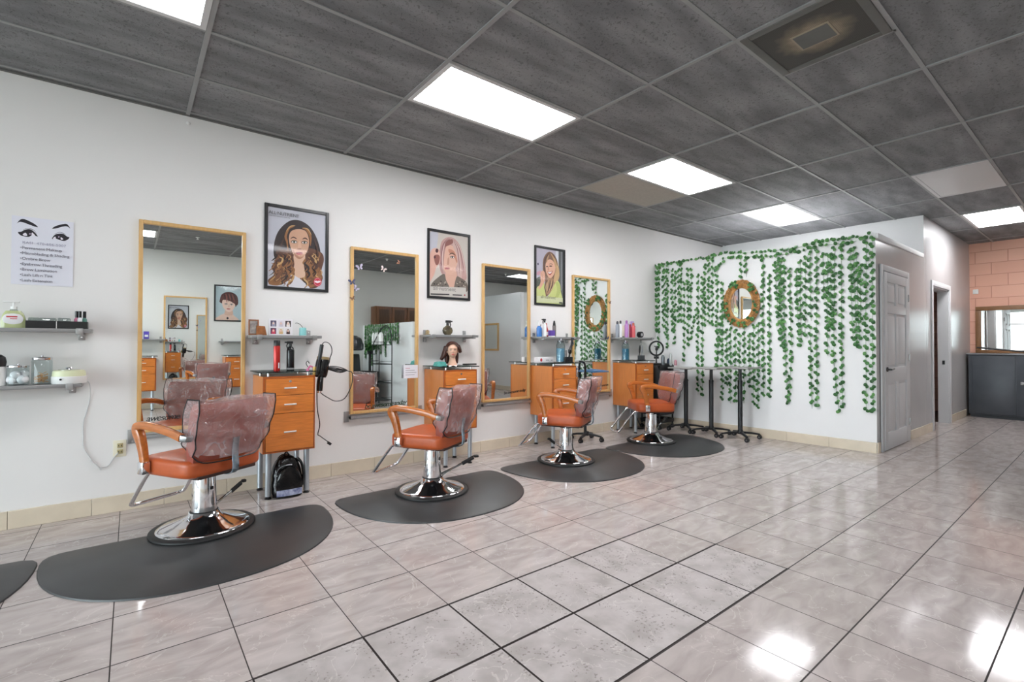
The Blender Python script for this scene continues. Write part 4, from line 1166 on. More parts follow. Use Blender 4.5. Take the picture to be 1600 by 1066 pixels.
def draw_short(w, h):
    p = Print(w, h, (178, 198, 204), (0, 100, 0, 0, 140, 140))
    p.shape([(18, 140), (30, 122), (45, 112), (70, 114), (90, 126), (98, 140)], (226, 196, 180)); p.shape([(40, 96), (62, 96), (66, 118), (38, 118)], (214, 178, 160))
    p.shape([(18, 50), (28, 30), (52, 22), (76, 32), (84, 54), (80, 70), (24, 78)], (84, 46, 44)); p.shape([(26, 62), (40, 44), (66, 48), (76, 64), (72, 88), (54, 106), (36, 96)], (230, 200, 184))
    p.shape([(20, 60), (30, 36), (52, 28), (76, 40), (80, 56), (62, 56), (44, 62), (30, 72), (26, 84)], (96, 54, 50))
    for k in range(7): p.strand([(34 + 6 * k, 30), (30 + 6 * k, 44), (24 + 7 * k, 58 + (k % 3) * 5)], 5, (134, 78, 68) if k % 2 else (70, 38, 38))
    p.eye(42, 74, 6, (100, 96, 90)); p.eye(62, 73, 6, (100, 96, 90)); p.oval(53, 93, 7, 2.6, (190, 100, 104)); p.strand([(52, 74), (51, 82), (54, 85)], 2.4, (200, 160, 144))
    p.oval(56, 132, 4, 5, (40, 40, 46))
    p.texts = [('all·nutrient', 0.055, pmat((120, 132, 140)), -w / 2 + 0.05, h / 2 - 0.06, 0, 1.0, 0.0)]
    return p
poster(1.144, 1.679, 0.533, 0.731, 'framed poster of a woman with long golden brown curls', draw_curls)
poster(2.688, 1.693, 0.533, 0.734, 'framed poster of a pale pink haired woman raising her hand', draw_pink)
poster(4.164, 1.702, 0.523, 0.738, 'framed poster of a smiling blonde in a yellow green top', draw_green)
poster(1.565, 1.67, 0.533, 0.735, 'framed poster of a short haired woman, reflected in the first mirror', draw_short, YO, 1)

# ------------------------------------------------------------------ eye flyer
fl = thing('paper_sign', 'white paper flyer with two painted eyes and a service list', 'flyer', (-0.471, W - 0.004, 1.826), 0)
p = Print(0.302, 0.45, (226, 226, 236), (100, 765, 105, 185, 815, 855))
def feye(pts, c): p.shape(pts, c)
blk = (26, 18, 30)
feye([(155, 190), (180, 158), (210, 145), (260, 158), (340, 200), (372, 232), (320, 218), (250, 192), (210, 178), (178, 176)], blk)
feye([(525, 248), (560, 222), (640, 202), (690, 203), (725, 248), (690, 226), (640, 228), (575, 244)], blk)
feye([(165, 282), (200, 276), (240, 256), (290, 252), (335, 280), (372, 328), (320, 312), (280, 330), (230, 326), (190, 312)], blk)
feye([(215, 305), (245, 288), (262, 318), (235, 320)], (232, 226, 236)); feye([(312, 286), (345, 318), (310, 318)], (232, 226, 236)); p.oval(290, 300, 9, 6, (200, 180, 205))
p.strand([(215, 258), (270, 242), (330, 262), (358, 300)], 5, (90, 84, 96))
feye([(525, 352), (555, 312), (600, 300), (650, 304), (690, 330), (718, 340), (700, 362), (660, 376), (610, 366), (570, 352)], blk)
feye([(535, 348), (560, 330), (568, 352), (550, 354)], (232, 226, 236)); feye([(622, 336), (650, 358), (625, 362)], (232, 226, 236)); p.oval(600, 334, 8, 6, (200, 180, 205))
p.strand([(545, 308), (600, 286), (650, 296), (676, 316)], 5, (90, 84, 96))
o = p.b.build('printed_sheet', fl)
b = MB(); b.span((-0.151, 0.0006, -0.225), (0.151, 0.003, 0.225), PAPER); b.build('paper', fl)
lines = ['•Permanent Makeup', '•Microblading & Shading', '•Ombre Brow', '•Eyebrow Threading', '•Brow Lamination', '•Lash Lift n Tint', '•Lash Extension']
FI = mat('flyer_ink', (112, 110, 122), rough=0.6)
for k, s in enumerate(lines):
    text(s, 0.0262, FI, o, wt(-0.110, -0.0042, 0.010 - 0.0358 * k, 0), 'printed_line', space=0.95)
text('KASI  470-606-5007', 0.0235, mat('pencil_ink', (160, 160, 180), rough=0.6), o, wt(-0.10, -0.0042, 0.046, 0), 'handwriting', space=1.1)

# ------------------------------------------------------------------ outlet with cord
t = thing('wall_outlet', 'beige wall outlet with a gold plug plate, low under the first mirror', 'outlet', (-0.057, W, 0.452))
b = MB(); b.box((0, -0.004, 0), (0.074, 0.008, 0.12), CREAM, 0.003); b.build('cover_plate', t)
for z in (0.022, -0.022):
    b = MB(); b.box((0.002, -0.010, z), (0.034, 0.008, 0.032), mat('outlet_socket', (178, 164, 120), rough=0.4), 0.005); b.box((-0.006, -0.0145, z), (0.004, 0.002, 0.012), INK); b.box((0.009, -0.0145, z), (0.004, 0.002, 0.012), INK); b.build('socket', t)
b = MB(); b.tube([(-0.245, W - 0.06, 0.952), (-0.225, W - 0.03, 0.93), (-0.222, W - 0.008, 0.836), (-0.238, W - 0.006, 0.74), (-0.256, W - 0.006, 0.66), (-0.255, W - 0.006, 0.56), (-0.252, W - 0.006, 0.481), (-0.204, W - 0.008, 0.384), (-0.169, W - 0.01, 0.336), (-0.14, W - 0.012, 0.332), (-0.117, W - 0.01, 0.34), (-0.09, W - 0.012, 0.39), (-0.066, W - 0.016, 0.425)], 0.0035, mat('white_cord', (206, 206, 206), rough=0.5), 6, smooth=4)
b.tube([(-0.215, W - 0.01, 0.39), (-0.18, W - 0.014, 0.35), (-0.16, W - 0.014, 0.318), (-0.155, W - 0.012, 0.335)], 0.004, mat('white_cord', (206, 206, 206)), 6, smooth=4)
tag(b.build('power_cord'), 'white cord running down the wall from the warmer to the outlet', 'cord')

# ------------------------------------------------------------------ small things: helpers
def blob(name, label, cat, loc, prof, m, cap=None, capm=None, group=None, seg=22, extra=None, capname='cap'):
    t = thing(name, label, cat, loc, 0, group)
    b = MB(); b.lathe(prof, (0, 0, 0), m, seg); b.build('body', t)
    if cap:
        b = MB(); b.lathe(cap, (0, 0, 0), capm, seg); b.build(capname, t)
    if extra: extra(t)
    return t
def bottle_prof(r, h, neck=0.4, sh=0.75):
    return [(0, 0), (r * 0.95, 0), (r, 0.004), (r, h * sh), (r * 0.85, h * (sh + 0.10)), (r * neck, h * (sh + 0.2)), (r * neck, h), (0, h)]
def trigger(t, r, z, m, s=1.0, d=1):
    b = MB(); b.cyl((0, 0, z), (0, 0, z + 0.022 * s), r * 0.8, m, seg=14); b.box((d * 0.006 * s, 0, z + 0.034 * s), (0.05 * s, 0.016 * s, 0.022 * s), m, 0.005)
    b.cyl((d * 0.03 * s, 0, z + 0.036 * s), (d * 0.045 * s, 0, z + 0.036 * s), 0.006 * s, m, seg=10)
    b.tube([(d * 0.022 * s, 0, z + 0.026 * s), (d * 0.03 * s, 0, z + 0.008 * s), (d * 0.024 * s, 0, z - 0.014 * s)], 0.005 * s, m, 6); b.build('trigger', t)
YS = 4.41   # middle of the shelves

# eye-flyer shelves
LBL = mat('white_label', (232, 230, 232), rough=0.4); RED = mat('label_red', (196, 50, 62), rough=0.4)
t = thing('pump_bottle', 'clear pump bottle of green liquid with white and red label', 'bottle', (-0.592, YS, SHZ))
b = MB(); b._take(superbox(1, 1, 1, 10, 8, 8, lambda x, y, z: V((0.056 * x * math.cos(0.62 * (z * 0.5 + 0.5) ** 2 * 1.5) * (1 if abs(y) < 2 else 1), 0.03 * y * (1 - 0.4 * abs(x) ** 4), 0.055 + 0.055 * z))), mat('green_soap', (196, 204, 150), rough=0.15, alpha=0.9)); b.lathe([(0.018, 0.105), (0.02, 0.112), (0.014, 0.124), (0, 0.124)], (0, 0, 0), CLEAR_PL); b.build('body', t)
b = MB(); b.ell((0, -0.027, 0.058), (0.048, 0.006, 0.04), LBL, 18); b.box((-0.004, -0.0335, 0.072), (0.05, 0.001, 0.009), RED); b.box((0.004, -0.0335, 0.059), (0.032, 0.001, 0.005), RED); b.build('label', t)
b = MB(); b.cyl((0, 0, 0.12), (0, 0, 0.138), 0.016, WHITE_PL); b.cyl((0, 0, 0.138), (0, 0, 0.165), 0.006, WHITE_PL); b.box((-0.012, 0, 0.168), (0.075, 0.016, 0.009), WHITE_PL, 0.003); b.build('pump', t)
t = thing('storage_tray', 'long black tray on the upper shelf under the flyer', 'tray', (-0.383, YS, SHZ))
b = MB()
for a, e in (((-0.15, -0.05, 0), (0.15, 0.05, 0.004)), ((-0.15, -0.05, 0.004), (0.15, -0.046, 0.05)), ((-0.15, 0.046, 0.004), (0.15, 0.05, 0.05)), ((-0.15, -0.046, 0.004), (-0.146, 0.046, 0.05)), ((0.146, -0.046, 0.004), (0.15, 0.046, 0.05)), ((-0.006, -0.046, 0.004), (-0.003, 0.046, 0.046))): b.span(a, e, BLACK, 0.001, 1)
b.build('tray_body', t)
b = MB(); b.span((-0.006, -0.0515, 0.0), (-0.002, -0.0500, 0.048), CHROME); b.build('divider_edge', t)
b = MB(); b.span((-0.14, -0.04, 0.004), (-0.01, 0.04, 0.07), CLEAR_PL, 0.006); b.span((0.0, -0.04, 0.006), (0.06, 0.04, 0.072), CLEAR_PL, 0.006)
tag(b.build('plastic_packet', loc=(-0.383, YS, SHZ)), 'clear plastic packets lying in the long black tray', 'packet')
for x, y, l, c1, c2 in ((-0.275, YS - 0.01, 'tiny white nail bottle with a black cap, standing in the black tray', (238, 236, 240), (20, 20, 22)), (-0.252, YS + 0.01, 'tiny teal nail bottle at the end of the black tray', (92, 140, 130), (30, 30, 34)), (-0.292, YS + 0.005, 'tiny pink nail bottle leaning in the black tray', (216, 130, 160), (30, 28, 32))):
    m1 = mat('nail_%d' % c1[0], c1, rough=0.2); m2 = mat('nailcap_%d' % c2[0], c2, rough=0.25)
    blob('nail_bottle', l, 'bottle', (x, y, SHZ + 0.006), [(0, 0), (0.012, 0), (0.013, 0.06), (0.007, 0.072), (0, 0.074)], m1, [(0.009, 0.072), (0.009, 0.115), (0, 0.117)], m2, 'nail bottles in the black tray', 14)
ZL = 0.943
def jar(x, r, h, label, fill):
    t = thing('glass_jar', label, 'jar', (x, YS, ZL), 0, 'glass jars on the lower shelf')
    b = MB(); b.lathe([(0, 0.0), (r * 0.9, 0.0), (r, 0.006), (r, h * 0.86), (r * 0.9, h * 0.92), (0, h * 0.92)], (0, 0, 0), CLEAR, 28); b.build('glass', t)
    b = MB(); b.lathe([(0, h * 0.90), (r * 0.98, h * 0.90), (r * 1.02, h * 0.92), (r * 1.02, h * 0.99), (r * 0.9, h * 1.02), (r * 0.3, h * 1.03), (0, h * 1.03)], (0, 0, 0), CHROME, 28); b.ell((0, 0, h * 1.06), (0.007, 0.007, 0.006), CHROME, 10); b.build('lid', t)
    fill(t, r, h)
rnd = random.Random(9)
def cotton(t, r, h):
    b = MB()
    for x, y, z, q in ((-0.03, -0.012, 0.034, 0.028), (0.024, -0.018, 0.036, 0.031), (0.0, 0.022, 0.04, 0.03), (-0.012, -0.02, 0.066, 0.025), (0.028, 0.012, 0.07, 0.024)): b.ell((x * r / 0.054, y * r / 0.054, z), q * r / 0.054, mat('cotton', (240, 240, 242), rough=0.9), 12)
    o = b.build('cotton_balls', t); o['kind'] = 'stuff'
def sticks(t, r, h):
    b = MB()
    for k in range(26):
        a, z = rnd.random() * PI, 0.012 + 0.045 * rnd.random()
        dx, dy = r * 0.72 * math.cos(a), r * 0.72 * math.sin(a)
        ox = (rnd.random() - 0.5) * r * 0.5
        b.tube([(-dx + ox * dy / r, -dy - ox * dx / r, z), (dx * 0.8, dy * 0.8, z + 0.035 * rnd.random())], 0.0022, mat('wood_stick', (212, 168, 122), rough=0.6), 5)
    o = b.build('wood_sticks', t); o['kind'] = 'stuff'
jar(-0.568, 0.052, 0.125, 'short glass jar of cotton balls with a chrome lid', cotton)
jar(-0.458, 0.051, 0.175, 'tall glass jar of wooden sticks with a chrome lid', sticks)
t = thing('wax_warmer', 'white wax warmer with pale lime rim and steel lid', 'wax warmer', (-0.325, YS - 0.005, ZL))
b = MB(); b.lathe([(0, 0), (0.086, 0), (0.09, 0.006), (0.090, 0.045), (0.086, 0.05), (0, 0.05)], (0, 0, 0), WHITE_PL, 32); b.cyl((-0.035, -0.083, 0.03), (-0.036, -0.0895, 0.03), 0.006, INK, seg=10); b.build('body', t)
b = MB(); b.lathe([(0.0, 0.049), (0.087, 0.049), (0.084, 0.08), (0.076, 0.088), (0, 0.088)], (0, 0, 0), mat('lime_rim', (224, 228, 190), rough=0.4), 32); b.build('rim', t)
b = MB(); b.lathe([(0, 0.087), (0.055, 0.087), (0.056, 0.094), (0.02, 0.1), (0.018, 0.108), (0, 0.11)], (0, 0, 0), CHROME, 28); b.build('lid', t)
blob('lotion_bottle', 'white bottle with a black domed top at the frame edge of the lower shelf', 'bottle', (-0.655, YS, ZL), [(0, 0), (0.036, 0), (0.037, 0.1), (0.03, 0.12), (0, 0.122)], WHITE_PL, [(0.032, 0.12), (0.036, 0.15), (0.03, 0.18), (0.012, 0.195), (0, 0.196)], BLACK)

# shelf above the red can
Z1 = 1.282
t = thing('framed_photo', 'small brown wooden photo frame at the mirror end of the photo board shelf', 'photo frame', (0.782, YS - 0.02, Z1))
b = MB(); BR = mat('rustic_brown', (142, 92, 62), rough=0.5, var=0.2, vscale=20)
for a, e in (((-0.038, -0.006, 0), (0.038, 0.006, 0.012)), ((-0.038, -0.006, 0.115), (0.038, 0.006, 0.127)), ((-0.038, -0.006, 0.012), (-0.028, 0.006, 0.115)), ((0.028, -0.006, 0.012), (0.038, 0.006, 0.115))): b.span(a, e, BR, 0.002, 1)
b.build('frame', t); b = MB(); b.span((-0.028, -0.002, 0.012), (0.028, 0.002, 0.115), mat('faded_print', (186, 178, 172), rough=0.4, color2=(110, 104, 104), vscale=26)); b.build('picture', t)
b = MB(); b.prism([(-0.036, 0), (0.04, 0), (0.026, 0.072), (-0.036, 0.078)], (0, 0.02, 0), (1, 0, 0), (0, 0, 1), 0.03, mat('amber_wood', (176, 110, 60), rough=0.4, color2=(110, 66, 40), vscale=18))
tag(b.build('wood_ornament', loc=(0.836, YS - 0.03, Z1)), 'small amber wooden block leaning beside the brown photo frame', 'ornament')
t = thing('photo_board', 'white board of six small portraits on the shelf above the red can', 'photo board', (0.987, YS - 0.02, Z1), 0)
b = MB(); b.span((-0.092, -0.001, 0), (0.092, 0.012, 0.138), mat('board_white', (236, 232, 236), rough=0.3), 0.002); bo = b.build('board', t)
cells = [(-0.058, 0.098, (86, 76, 96), (150, 150, 170)), (0.0, 0.098, (228, 220, 228), (206, 196, 206)), (0.056, 0.098, (64, 50, 50), (236, 226, 222)), (-0.058, 0.036, (96, 70, 90), (206, 70, 96)), (0.0, 0.036, (230, 224, 216), (206, 170, 120)), (0.056, 0.036, (232, 226, 226), (70, 44, 40))]
for x, z, c1, c2 in cells:
    pr = Print(0.044, 0.05, c1, (0, 44, 0, 0, 50, 50))
    pr.shape([(10, 50), (12, 20), (22, 6), (33, 20), (36, 50)], c2); pr.oval(22, 23, 7, 10, (232, 200, 182)); pr.oval(22, 29, 3, 1.2, (180, 90, 96))
    pr.b.build('portrait', bo, loc=(x, -0.002, z))
t = blob('scent_pot', 'mint green pot with a thin bent reed on the photo board shelf', 'pot', (1.167, YS, Z1), [(0, 0), (0.028, 0), (0.029, 0.004), (0.028, 0.066), (0.02, 0.07), (0, 0.07)], mat('mint_glaze', (142, 206, 206), rough=0.25))
b = MB(); b.tube([(0.0, 0, 0.068), (-0.02, 0, 0.095), (-0.045, 0, 0.108), (-0.062, 0, 0.106)], 0.0022, BLACK, 6, smooth=4); b.build('reed', t)

# first station top
ZG = 0.990
def st_x(k, dx): return SX[k] + dx
t = thing('hairspray_can', 'tall red hairspray can with a black cap', 'spray can', (0.938, 4.30, ZG))
RC = mat('red_can', (190, 44, 40), rough=0.25, metal=0.3)
b = MB(); b.lathe([(0, 0), (0.024, 0), (0.025, 0.004), (0.025, 0.2), (0.023, 0.206), (0, 0.206)], (0, 0, 0), RC, 24); b.build('body', t)
b = MB(); b.lathe([(0, 0.204), (0.0245, 0.204), (0.0245, 0.245), (0.022, 0.249), (0, 0.249)], (0, 0, 0), BLACK, 24); b.build('cap', t)
b = MB(); b.box((0.010, -0.0232, 0.045), (0.007, 0.002, 0.044), LBL); b.build('label', t)
t = blob('spray_bottle', 'black spray bottle standing beside the red can', 'bottle', (1.042, 4.30, ZG), [(0, 0), (0.028, 0), (0.030, 0.005), (0.030, 0.165), (0.024, 0.188), (0.012, 0.2), (0, 0.2)], mat('satin_black', (22, 24, 26), rough=0.22))
trigger(t, 0.014, 0.198, BLACK, 1.0, -1)
b = MB(); b.lathe([(0.0302, 0.008), (0.0304, 0.008), (0.0304, 0.022), (0.0302, 0.022)], (0, 0, 0), mat('silver_band', (130, 130, 130), rough=0.4), 22); b.build('band', t)
# tool holder with dryer and curling iron at the side of the first cabinet
t = thing('tool_holder', 'steel tool holder clamped to the side of the first cabinet', 'holder', (SX[0] + STW / 2, 4.24, 0.93))
b = MB(); b.span((0.001, -0.03, -0.02), (0.006, 0.03, 0.04), BRUSHED, 0.002); b.tube([(0.006, 0, 0.03), (0.03, 0, 0.035), (0.06, 0, 0.035)], 0.006, BLACK, 8)
b.tube([(0.085 + 0.036 * math.cos(k * PI / 8), 0.036 * math.sin(k * PI / 8), 0.035) for k in range(16)], 0.005, BLACK, 6, closed=True); b.build('bracket', t)
b = MB(); b.cyl((0.03, -0.03, 0.02), (0.03, -0.03, 0.09), 0.020, mat('gold_cup', (196, 160, 90), rough=0.3, metal=0.5)); b.build('cup', t)
t = thing('hair_dryer', 'black hair dryer hanging nozzle up beside the first cabinet', 'hair dryer', (SX[0] + STW / 2 + 0.085, 4.24, 0.95)); DR = t
b = MB(); b.lathe([(0, -0.02), (0.036, -0.02), (0.043, 0.0), (0.046, 0.05), (0.043, 0.10), (0.040, 0.118), (0, 0.118)], (0, 0, 0), mat('gloss_black', (18, 18, 19), rough=0.15), 24, Matrix.Rotation(0.12, 3, 'Y')); b.build('barrel', t)
b = MB(); b.lathe([(0.034, 0.114), (0.041, 0.116), (0.041, 0.135), (0.034, 0.137)], (0, 0, 0), mat('gold_ring', (190, 170, 130), rough=0.3, metal=0.7), 24, Matrix.Rotation(0.12, 3, 'Y')); b.build('nozzle_ring', t)
b = MB(); b.tube([(-0.004, -0.015, 0.0), (-0.012, -0.03, -0.06), (-0.018, -0.035, -0.12)], 0.019, mat('gloss_black', (18, 18, 19)), 12); b.cyl((-0.018, -0.035, -0.12), (-0.02, -0.036, -0.135), 0.012, CHROME, seg=12); b.build('handle', t)
b = MB(); b.tube([(-0.02, -0.036, -0.135), (0.0, -0.03, -0.16), (0.06, 0, -0.20), (0.13, 0.01, -0.235), (0.21, 0.01, -0.215), (0.265, 0.0, -0.10), (0.27, 0, 0.0), (0.235, 0, 0.022), (0.10, 0.0, 0.05), (0.04, 0.02, 0.06)], 0.0042, BLACK, 6, smooth=5)
for k in range(4): b.tube([(0.045, 0.015, 0.062 - 0.006 * k), (0.10, -0.004 * k, 0.068 - 0.01 * k), (0.17, 0.004 * k, 0.055 - 0.012 * k), (0.225, 0, 0.028), (0.16, -0.01, 0.042 - 0.01 * k), (0.09, 0.008, 0.045 - 0.004 * k), (0.045, 0.015, 0.05)], 0.0042, BLACK, 6, smooth=4)
b.build('cord', t)
for o_ in bpy.data.objects:
    if o_.parent == DR and o_.name.split('.')[0] in ('barrel', 'nozzle_ring', 'handle'): o_.scale = (1.22, 1.22, 1.12)
t = thing('curling_iron', 'black curling iron standing upright above the hanging hair dryer', 'curling iron', (SX[0] + STW / 2 + 0.03, 4.165, 0.95))
b = MB(); b.tube([(0.0, 0, 0.0), (0.01, 0, 0.09), (0.02, 0, 0.13)], 0.011, BLACK, 10); b.build('barrel', t)
b = MB(); b.tube([(0.02, 0, 0.13), (0.032, 0, 0.20), (0.04, 0, 0.255)], 0.016, mat('iron_handle', (40, 42, 46), rough=0.3), 12); b.build('handle', t)
b = MB(); b.tube([(0.04, 0, 0.255), (0.06, 0, 0.275), (0.095, 0, 0.268), (0.118, 0, 0.235), (0.122, 0, 0.19), (0.11, 0.01, 0.14), (0.10, 0.03, 0.08), (0.02, 0.03, -0.02), (0.012, 0.03, -0.18), (0.02, 0.04, -0.30), (0.045, 0.06, -0.42), (0.03, 0.06, -0.5), (0.05, 0.06, -0.52), (0.12, 0.06, -0.58)], 0.0038, BLACK, 6, smooth=5); b.box((0.125, 0.06, -0.59), (0.035, 0.02, 0.022), BLACK, 0.004, 2, Matrix.Rotation(0.7, 3, 'Y')); b.build('cord', t)
t = thing('hair_clip', 'small pink hair clip at the tool holder of the first cabinet', 'clip', (1.135, 4.14, ZG))
b = MB(); b.tube([(0, 0, 0.012), (0.02, 0, 0.04), (0.04, 0, 0.03)], 0.008, mat('pink_clip', (206, 110, 150), rough=0.3), 8); b.tube([(0.005, 0, 0.03), (-0.012, 0, 0.06), (0.0, 0, 0.08), (0.014, 0, 0.06)], 0.003, BLACK, 6, smooth=3); b.cyl((0, 0, 0), (0, 0, 0.014), 0.012, mat('pink_clip', (206, 110, 150)), seg=10); b.build('jaw', t)

# glossy black backpack under the first cabinet
t = thing('backpack', 'glossy black backpack with blue and white trim under the first cabinet', 'backpack', (0.99, 4.17, 0)); t.scale = (0.79, 1.0, 1.0)
def bag(x, y, z):
    k = (z + 1) / 2
    w = 0.148 * (1 - 0.30 * k ** 4) * (1 - 0.06 * (1 - k) ** 3)
    d = 0.085 * (1 - 0.45 * k ** 2)
    n = 3.2
    r = (abs(x) ** n + abs(y) ** n) ** (1 / n) or 1
    s = max(abs(x), abs(y)) / r if (x or y) else 1
    wob = 0.004 * math.sin(11 * x + 6 * z) + 0.004 * math.cos(13 * z)
    return V((x * s * w + wob * 0.5, y * s * d + wob + 0.02 * k, 0.005 + 0.315 * k - 0.05 * k * x * x))
b = MB(); b._take(superbox(1, 1, 1, 14, 8, 14, bag), BLACKVINYL); b.build('body', t, 70)
b = MB(); b._take(superbox(1, 1, 1, 10, 4, 10, lambda x, y, z: V((x * 0.12 * (1 - 0.35 * ((z + 1) / 2) ** 4), -0.07 + y * 0.03 * (1 - 0.5 * abs(x) ** 3), 0.012 + 0.115 * (z + 1) - 0.03 * ((z + 1) / 2) * x * x))), BLACKVINYL); b.build('front_pocket', t, 70)
b = MB(); b._take(superbox(1, 1, 1, 8, 2, 3, lambda x, y, z: V((x * 0.118, -0.099 + 0.003 * y + 0.012 * abs(x) ** 3, 0.045 + 0.024 * z))), mat('blue_trim', (60, 70, 130), rough=0.3, color2=(196, 204, 224), vscale=24)); b.build('trim_band', t)
b = MB(); b.tube([(-0.115, -0.085, 0.05), (-0.13, -0.075, 0.14), (-0.10, -0.06, 0.22), (-0.04, -0.058, 0.25), (0.03, -0.058, 0.25)], 0.004, mat('zip_grey', (120, 120, 124), rough=0.3, metal=0.5), 6, smooth=4); b.tube([(0.09, 0.0, 0.29), (0.13, -0.02, 0.25), (0.15, -0.03, 0.16), (0.145, -0.02, 0.07)], 0.013, BLACKVINYL, 8, smooth=4); b.tube([(-0.03, 0.02, 0.312), (0, 0.02, 0.34), (0.03, 0.02, 0.312)], 0.006, BLACK, 6, smooth=4); b.build('strap', t)

# second shelf and station
blob('brown_ornament', 'tiny round brown ornament on a white base, shelf above the mannequin head', 'ornament', (2.375, YS, SHZ), [(0, 0), (0.03, 0), (0.032, 0.006), (0.018, 0.01), (0.022, 0.026), (0.018, 0.042), (0, 0.05)], mat('bronze_seed', (140, 116, 76), rough=0.4, color2=(196, 176, 140), vscale=30))
t = blob('spray_bottle', 'round smoky black spray bottle on the shelf above the mannequin head', 'bottle', (2.611, YS, SHZ), [(0, 0), (0.03, 0.0), (0.05, 0.022), (0.055, 0.047), (0.047, 0.075), (0.022, 0.093), (0.016, 0.1), (0, 0.1)], mat('smoke_plastic', (44, 38, 34), rough=0.12, color2=(120, 108, 78), vscale=9))
trigger(t, 0.018, 0.098, BLACK, 1.25, 1)

# mannequin head
t = thing('mannequin_head', 'training mannequin head with brown bobbed hair', 'mannequin head', (2.605, 4.30, ZG), math.radians(-27))
SKIN = mat('doll_skin', (232, 186, 160), rough=0.45); HAIR = mat('brown_hair', (70, 38, 30), rough=0.4, var=0.35, vscale=60, stretch=(6, 6, 0.4)); LIP = mat('doll_lips', (196, 96, 90), rough=0.4)
def head(u, v):
    """u angle (0 = front, -y), v 0 chin..1 crown"""
    z = 0.085 + 0.155 * v
    prof = [(0.0, 0.018, 0.022), (0.1, 0.036, 0.044), (0.25, 0.047, 0.058), (0.45, 0.0535, 0.067), (0.65, 0.055, 0.071), (0.82, 0.047, 0.062), (0.94, 0.028, 0.038), (1.0, 0.001, 0.001)]
    for (a, wa, da), (e, we, de) in zip(prof, prof[1:]):
        if v <= e + 1e-6:
            k = (v - a) / (e - a); k = k * k * (3 - 2 * k) * 0.4 + k * 0.6
            w, d = wa + (we - wa) * k, da + (de - da) * k
            break
    x, y = w * math.sin(u), -d * math.cos(u)
    f = max(0.0, math.cos(u))
    if v < 0.25: y -= 0.010 * f * (0.25 - v) / 0.25
    g = lambda c, s_, val: math.exp(-((val - c) / s_) ** 2)
    y -= 0.016 * g(0.36, 0.09, v) * g(0, 0.17, u) * f          # nose
    y -= 0.006 * g(0.20, 0.04, v) * g(0, 0.28, u) * f          # lips
    y += 0.006 * g(0.47, 0.05, v) * (g(0.42, 0.18, u) + g(-0.42, 0.18, u))   # eye sockets
    return V((x, y, z))
bm = bmesh.new(); nu, nv = 40, 34; g = {}
for j in range(nv + 1):
    for i in range(nu):
        u = -PI + 2 * PI * i / nu
        g[i, j] = bm.verts.new(head(u, j / nv))
for j in range(nv):
    for i in range(nu): bm.faces.new((g[i, j], g[(i + 1) % nu, j], g[(i + 1) % nu, j + 1], g[i, j + 1]))
bm.faces.new([g[i, 0] for i in range(nu)][::-1])
bmesh.ops.recalc_face_normals(bm, faces=bm.faces)
b = MB(); b._take(bm, SKIN)
b.lathe([(0, 0.0), (0.05, 0.0), (0.052, 0.006), (0.046, 0.02), (0.033, 0.05), (0.030, 0.075), (0.033, 0.10), (0, 0.11)], (0, 0.008, 0), SKIN, 28)
for sx in (-1, 1): b.ell((sx * 0.0555, 0.0, 0.148), (0.006, 0.013, 0.02), SKIN, 10)
b.build('head', t, 80)
b = MB()
for sx in (-1, 1):
    c = head(sx * 0.42, 0.47)
    b.ell(c + V((0, 0.0025, 0)), (0.0105, 0.005, 0.0048), mat('doll_eye', (226, 218, 210), rough=0.2), 12); b.ell(c + V((0, -0.0022, 0)), (0.0042, 0.0015, 0.0042), mat('doll_iris', (84, 70, 58), rough=0.2), 10)
    b.tube([head(sx * (0.24 + 0.09 * k), 0.50 + 0.012 * math.sin(PI * k / 4)) + V((0, -0.001, 0)) for k in range(5)], 0.0014, mat('doll_lash', (60, 40, 34), rough=0.6), 5)
    b.tube([head(sx * (0.2 + 0.11 * k), 0.575 + 0.016 * math.sin(PI * k / 4)) + V((0, -0.001, 0)) for k in range(5)], 0.0018, mat('doll_brow', (150, 106, 84), rough=0.6), 5)
b.build('eyes', t)
b = MB(); b.ell(head(0, 0.213) + V((0, 0.001, 0)), (0.0155, 0.005, 0.0045), LIP, 12); b.ell(head(0, 0.185) + V((0, 0.001, 0)), (0.0125, 0.005, 0.005), LIP, 12); b.build('lips', t)
# hair: cap plus long side (its left in view) and a flipped short side
def hair(u, v):
    p = head(u, 0.40 + 0.60 * v)
    q = V((p.x, p.y, 0)); n = q.normalized() if q.length > 1e-4 else V((0, 0, 0))
    k = 0.013 + 0.004 * math.sin(14 * u)
    return p + n * k + V((0, 0.004, 0.010 * v))
bm = bmesh.new(); g = {}; A0 = 0.72; nu, nv = 40, 14
for j in range(nv + 1):
    v = j / nv
    a0 = 0.98 * math.sqrt(max(0.0, 1 - (max(0.0, v - 0.25) / 0.50) ** 2)) + 0.25 * max(0.0, 0.25 - v)
    for i in range(nu + 1):
        u = a0 + (2 * PI - 2 * a0) * i / nu
        g[i, j] = bm.verts.new(hair(u, v))
for j in range(nv):
    for i in range(nu): bm.faces.new((g[i, j], g[i + 1, j], g[i + 1, j + 1], g[i, j + 1]))
b = MB(); b._take(bm, HAIR)
def lock(x, y, z0, z1, w, d, flip):
    n = 9
    pts = [(x + flip * (k / (n - 1)) ** 2, y + 0.01 * math.sin(3 * k / n), z0 + (z1 - z0) * k / (n - 1)) for k in range(n)]
    b.sweep(pts, [(w * math.cos(2 * PI * k / 10), d * math.sin(2 * PI * k / 10)) for k in range(10)], HAIR, up=(0, 1, 0), scales=[0.75 + 0.35 * math.sin(PI * k / (n - 1)) for k in range(n)])
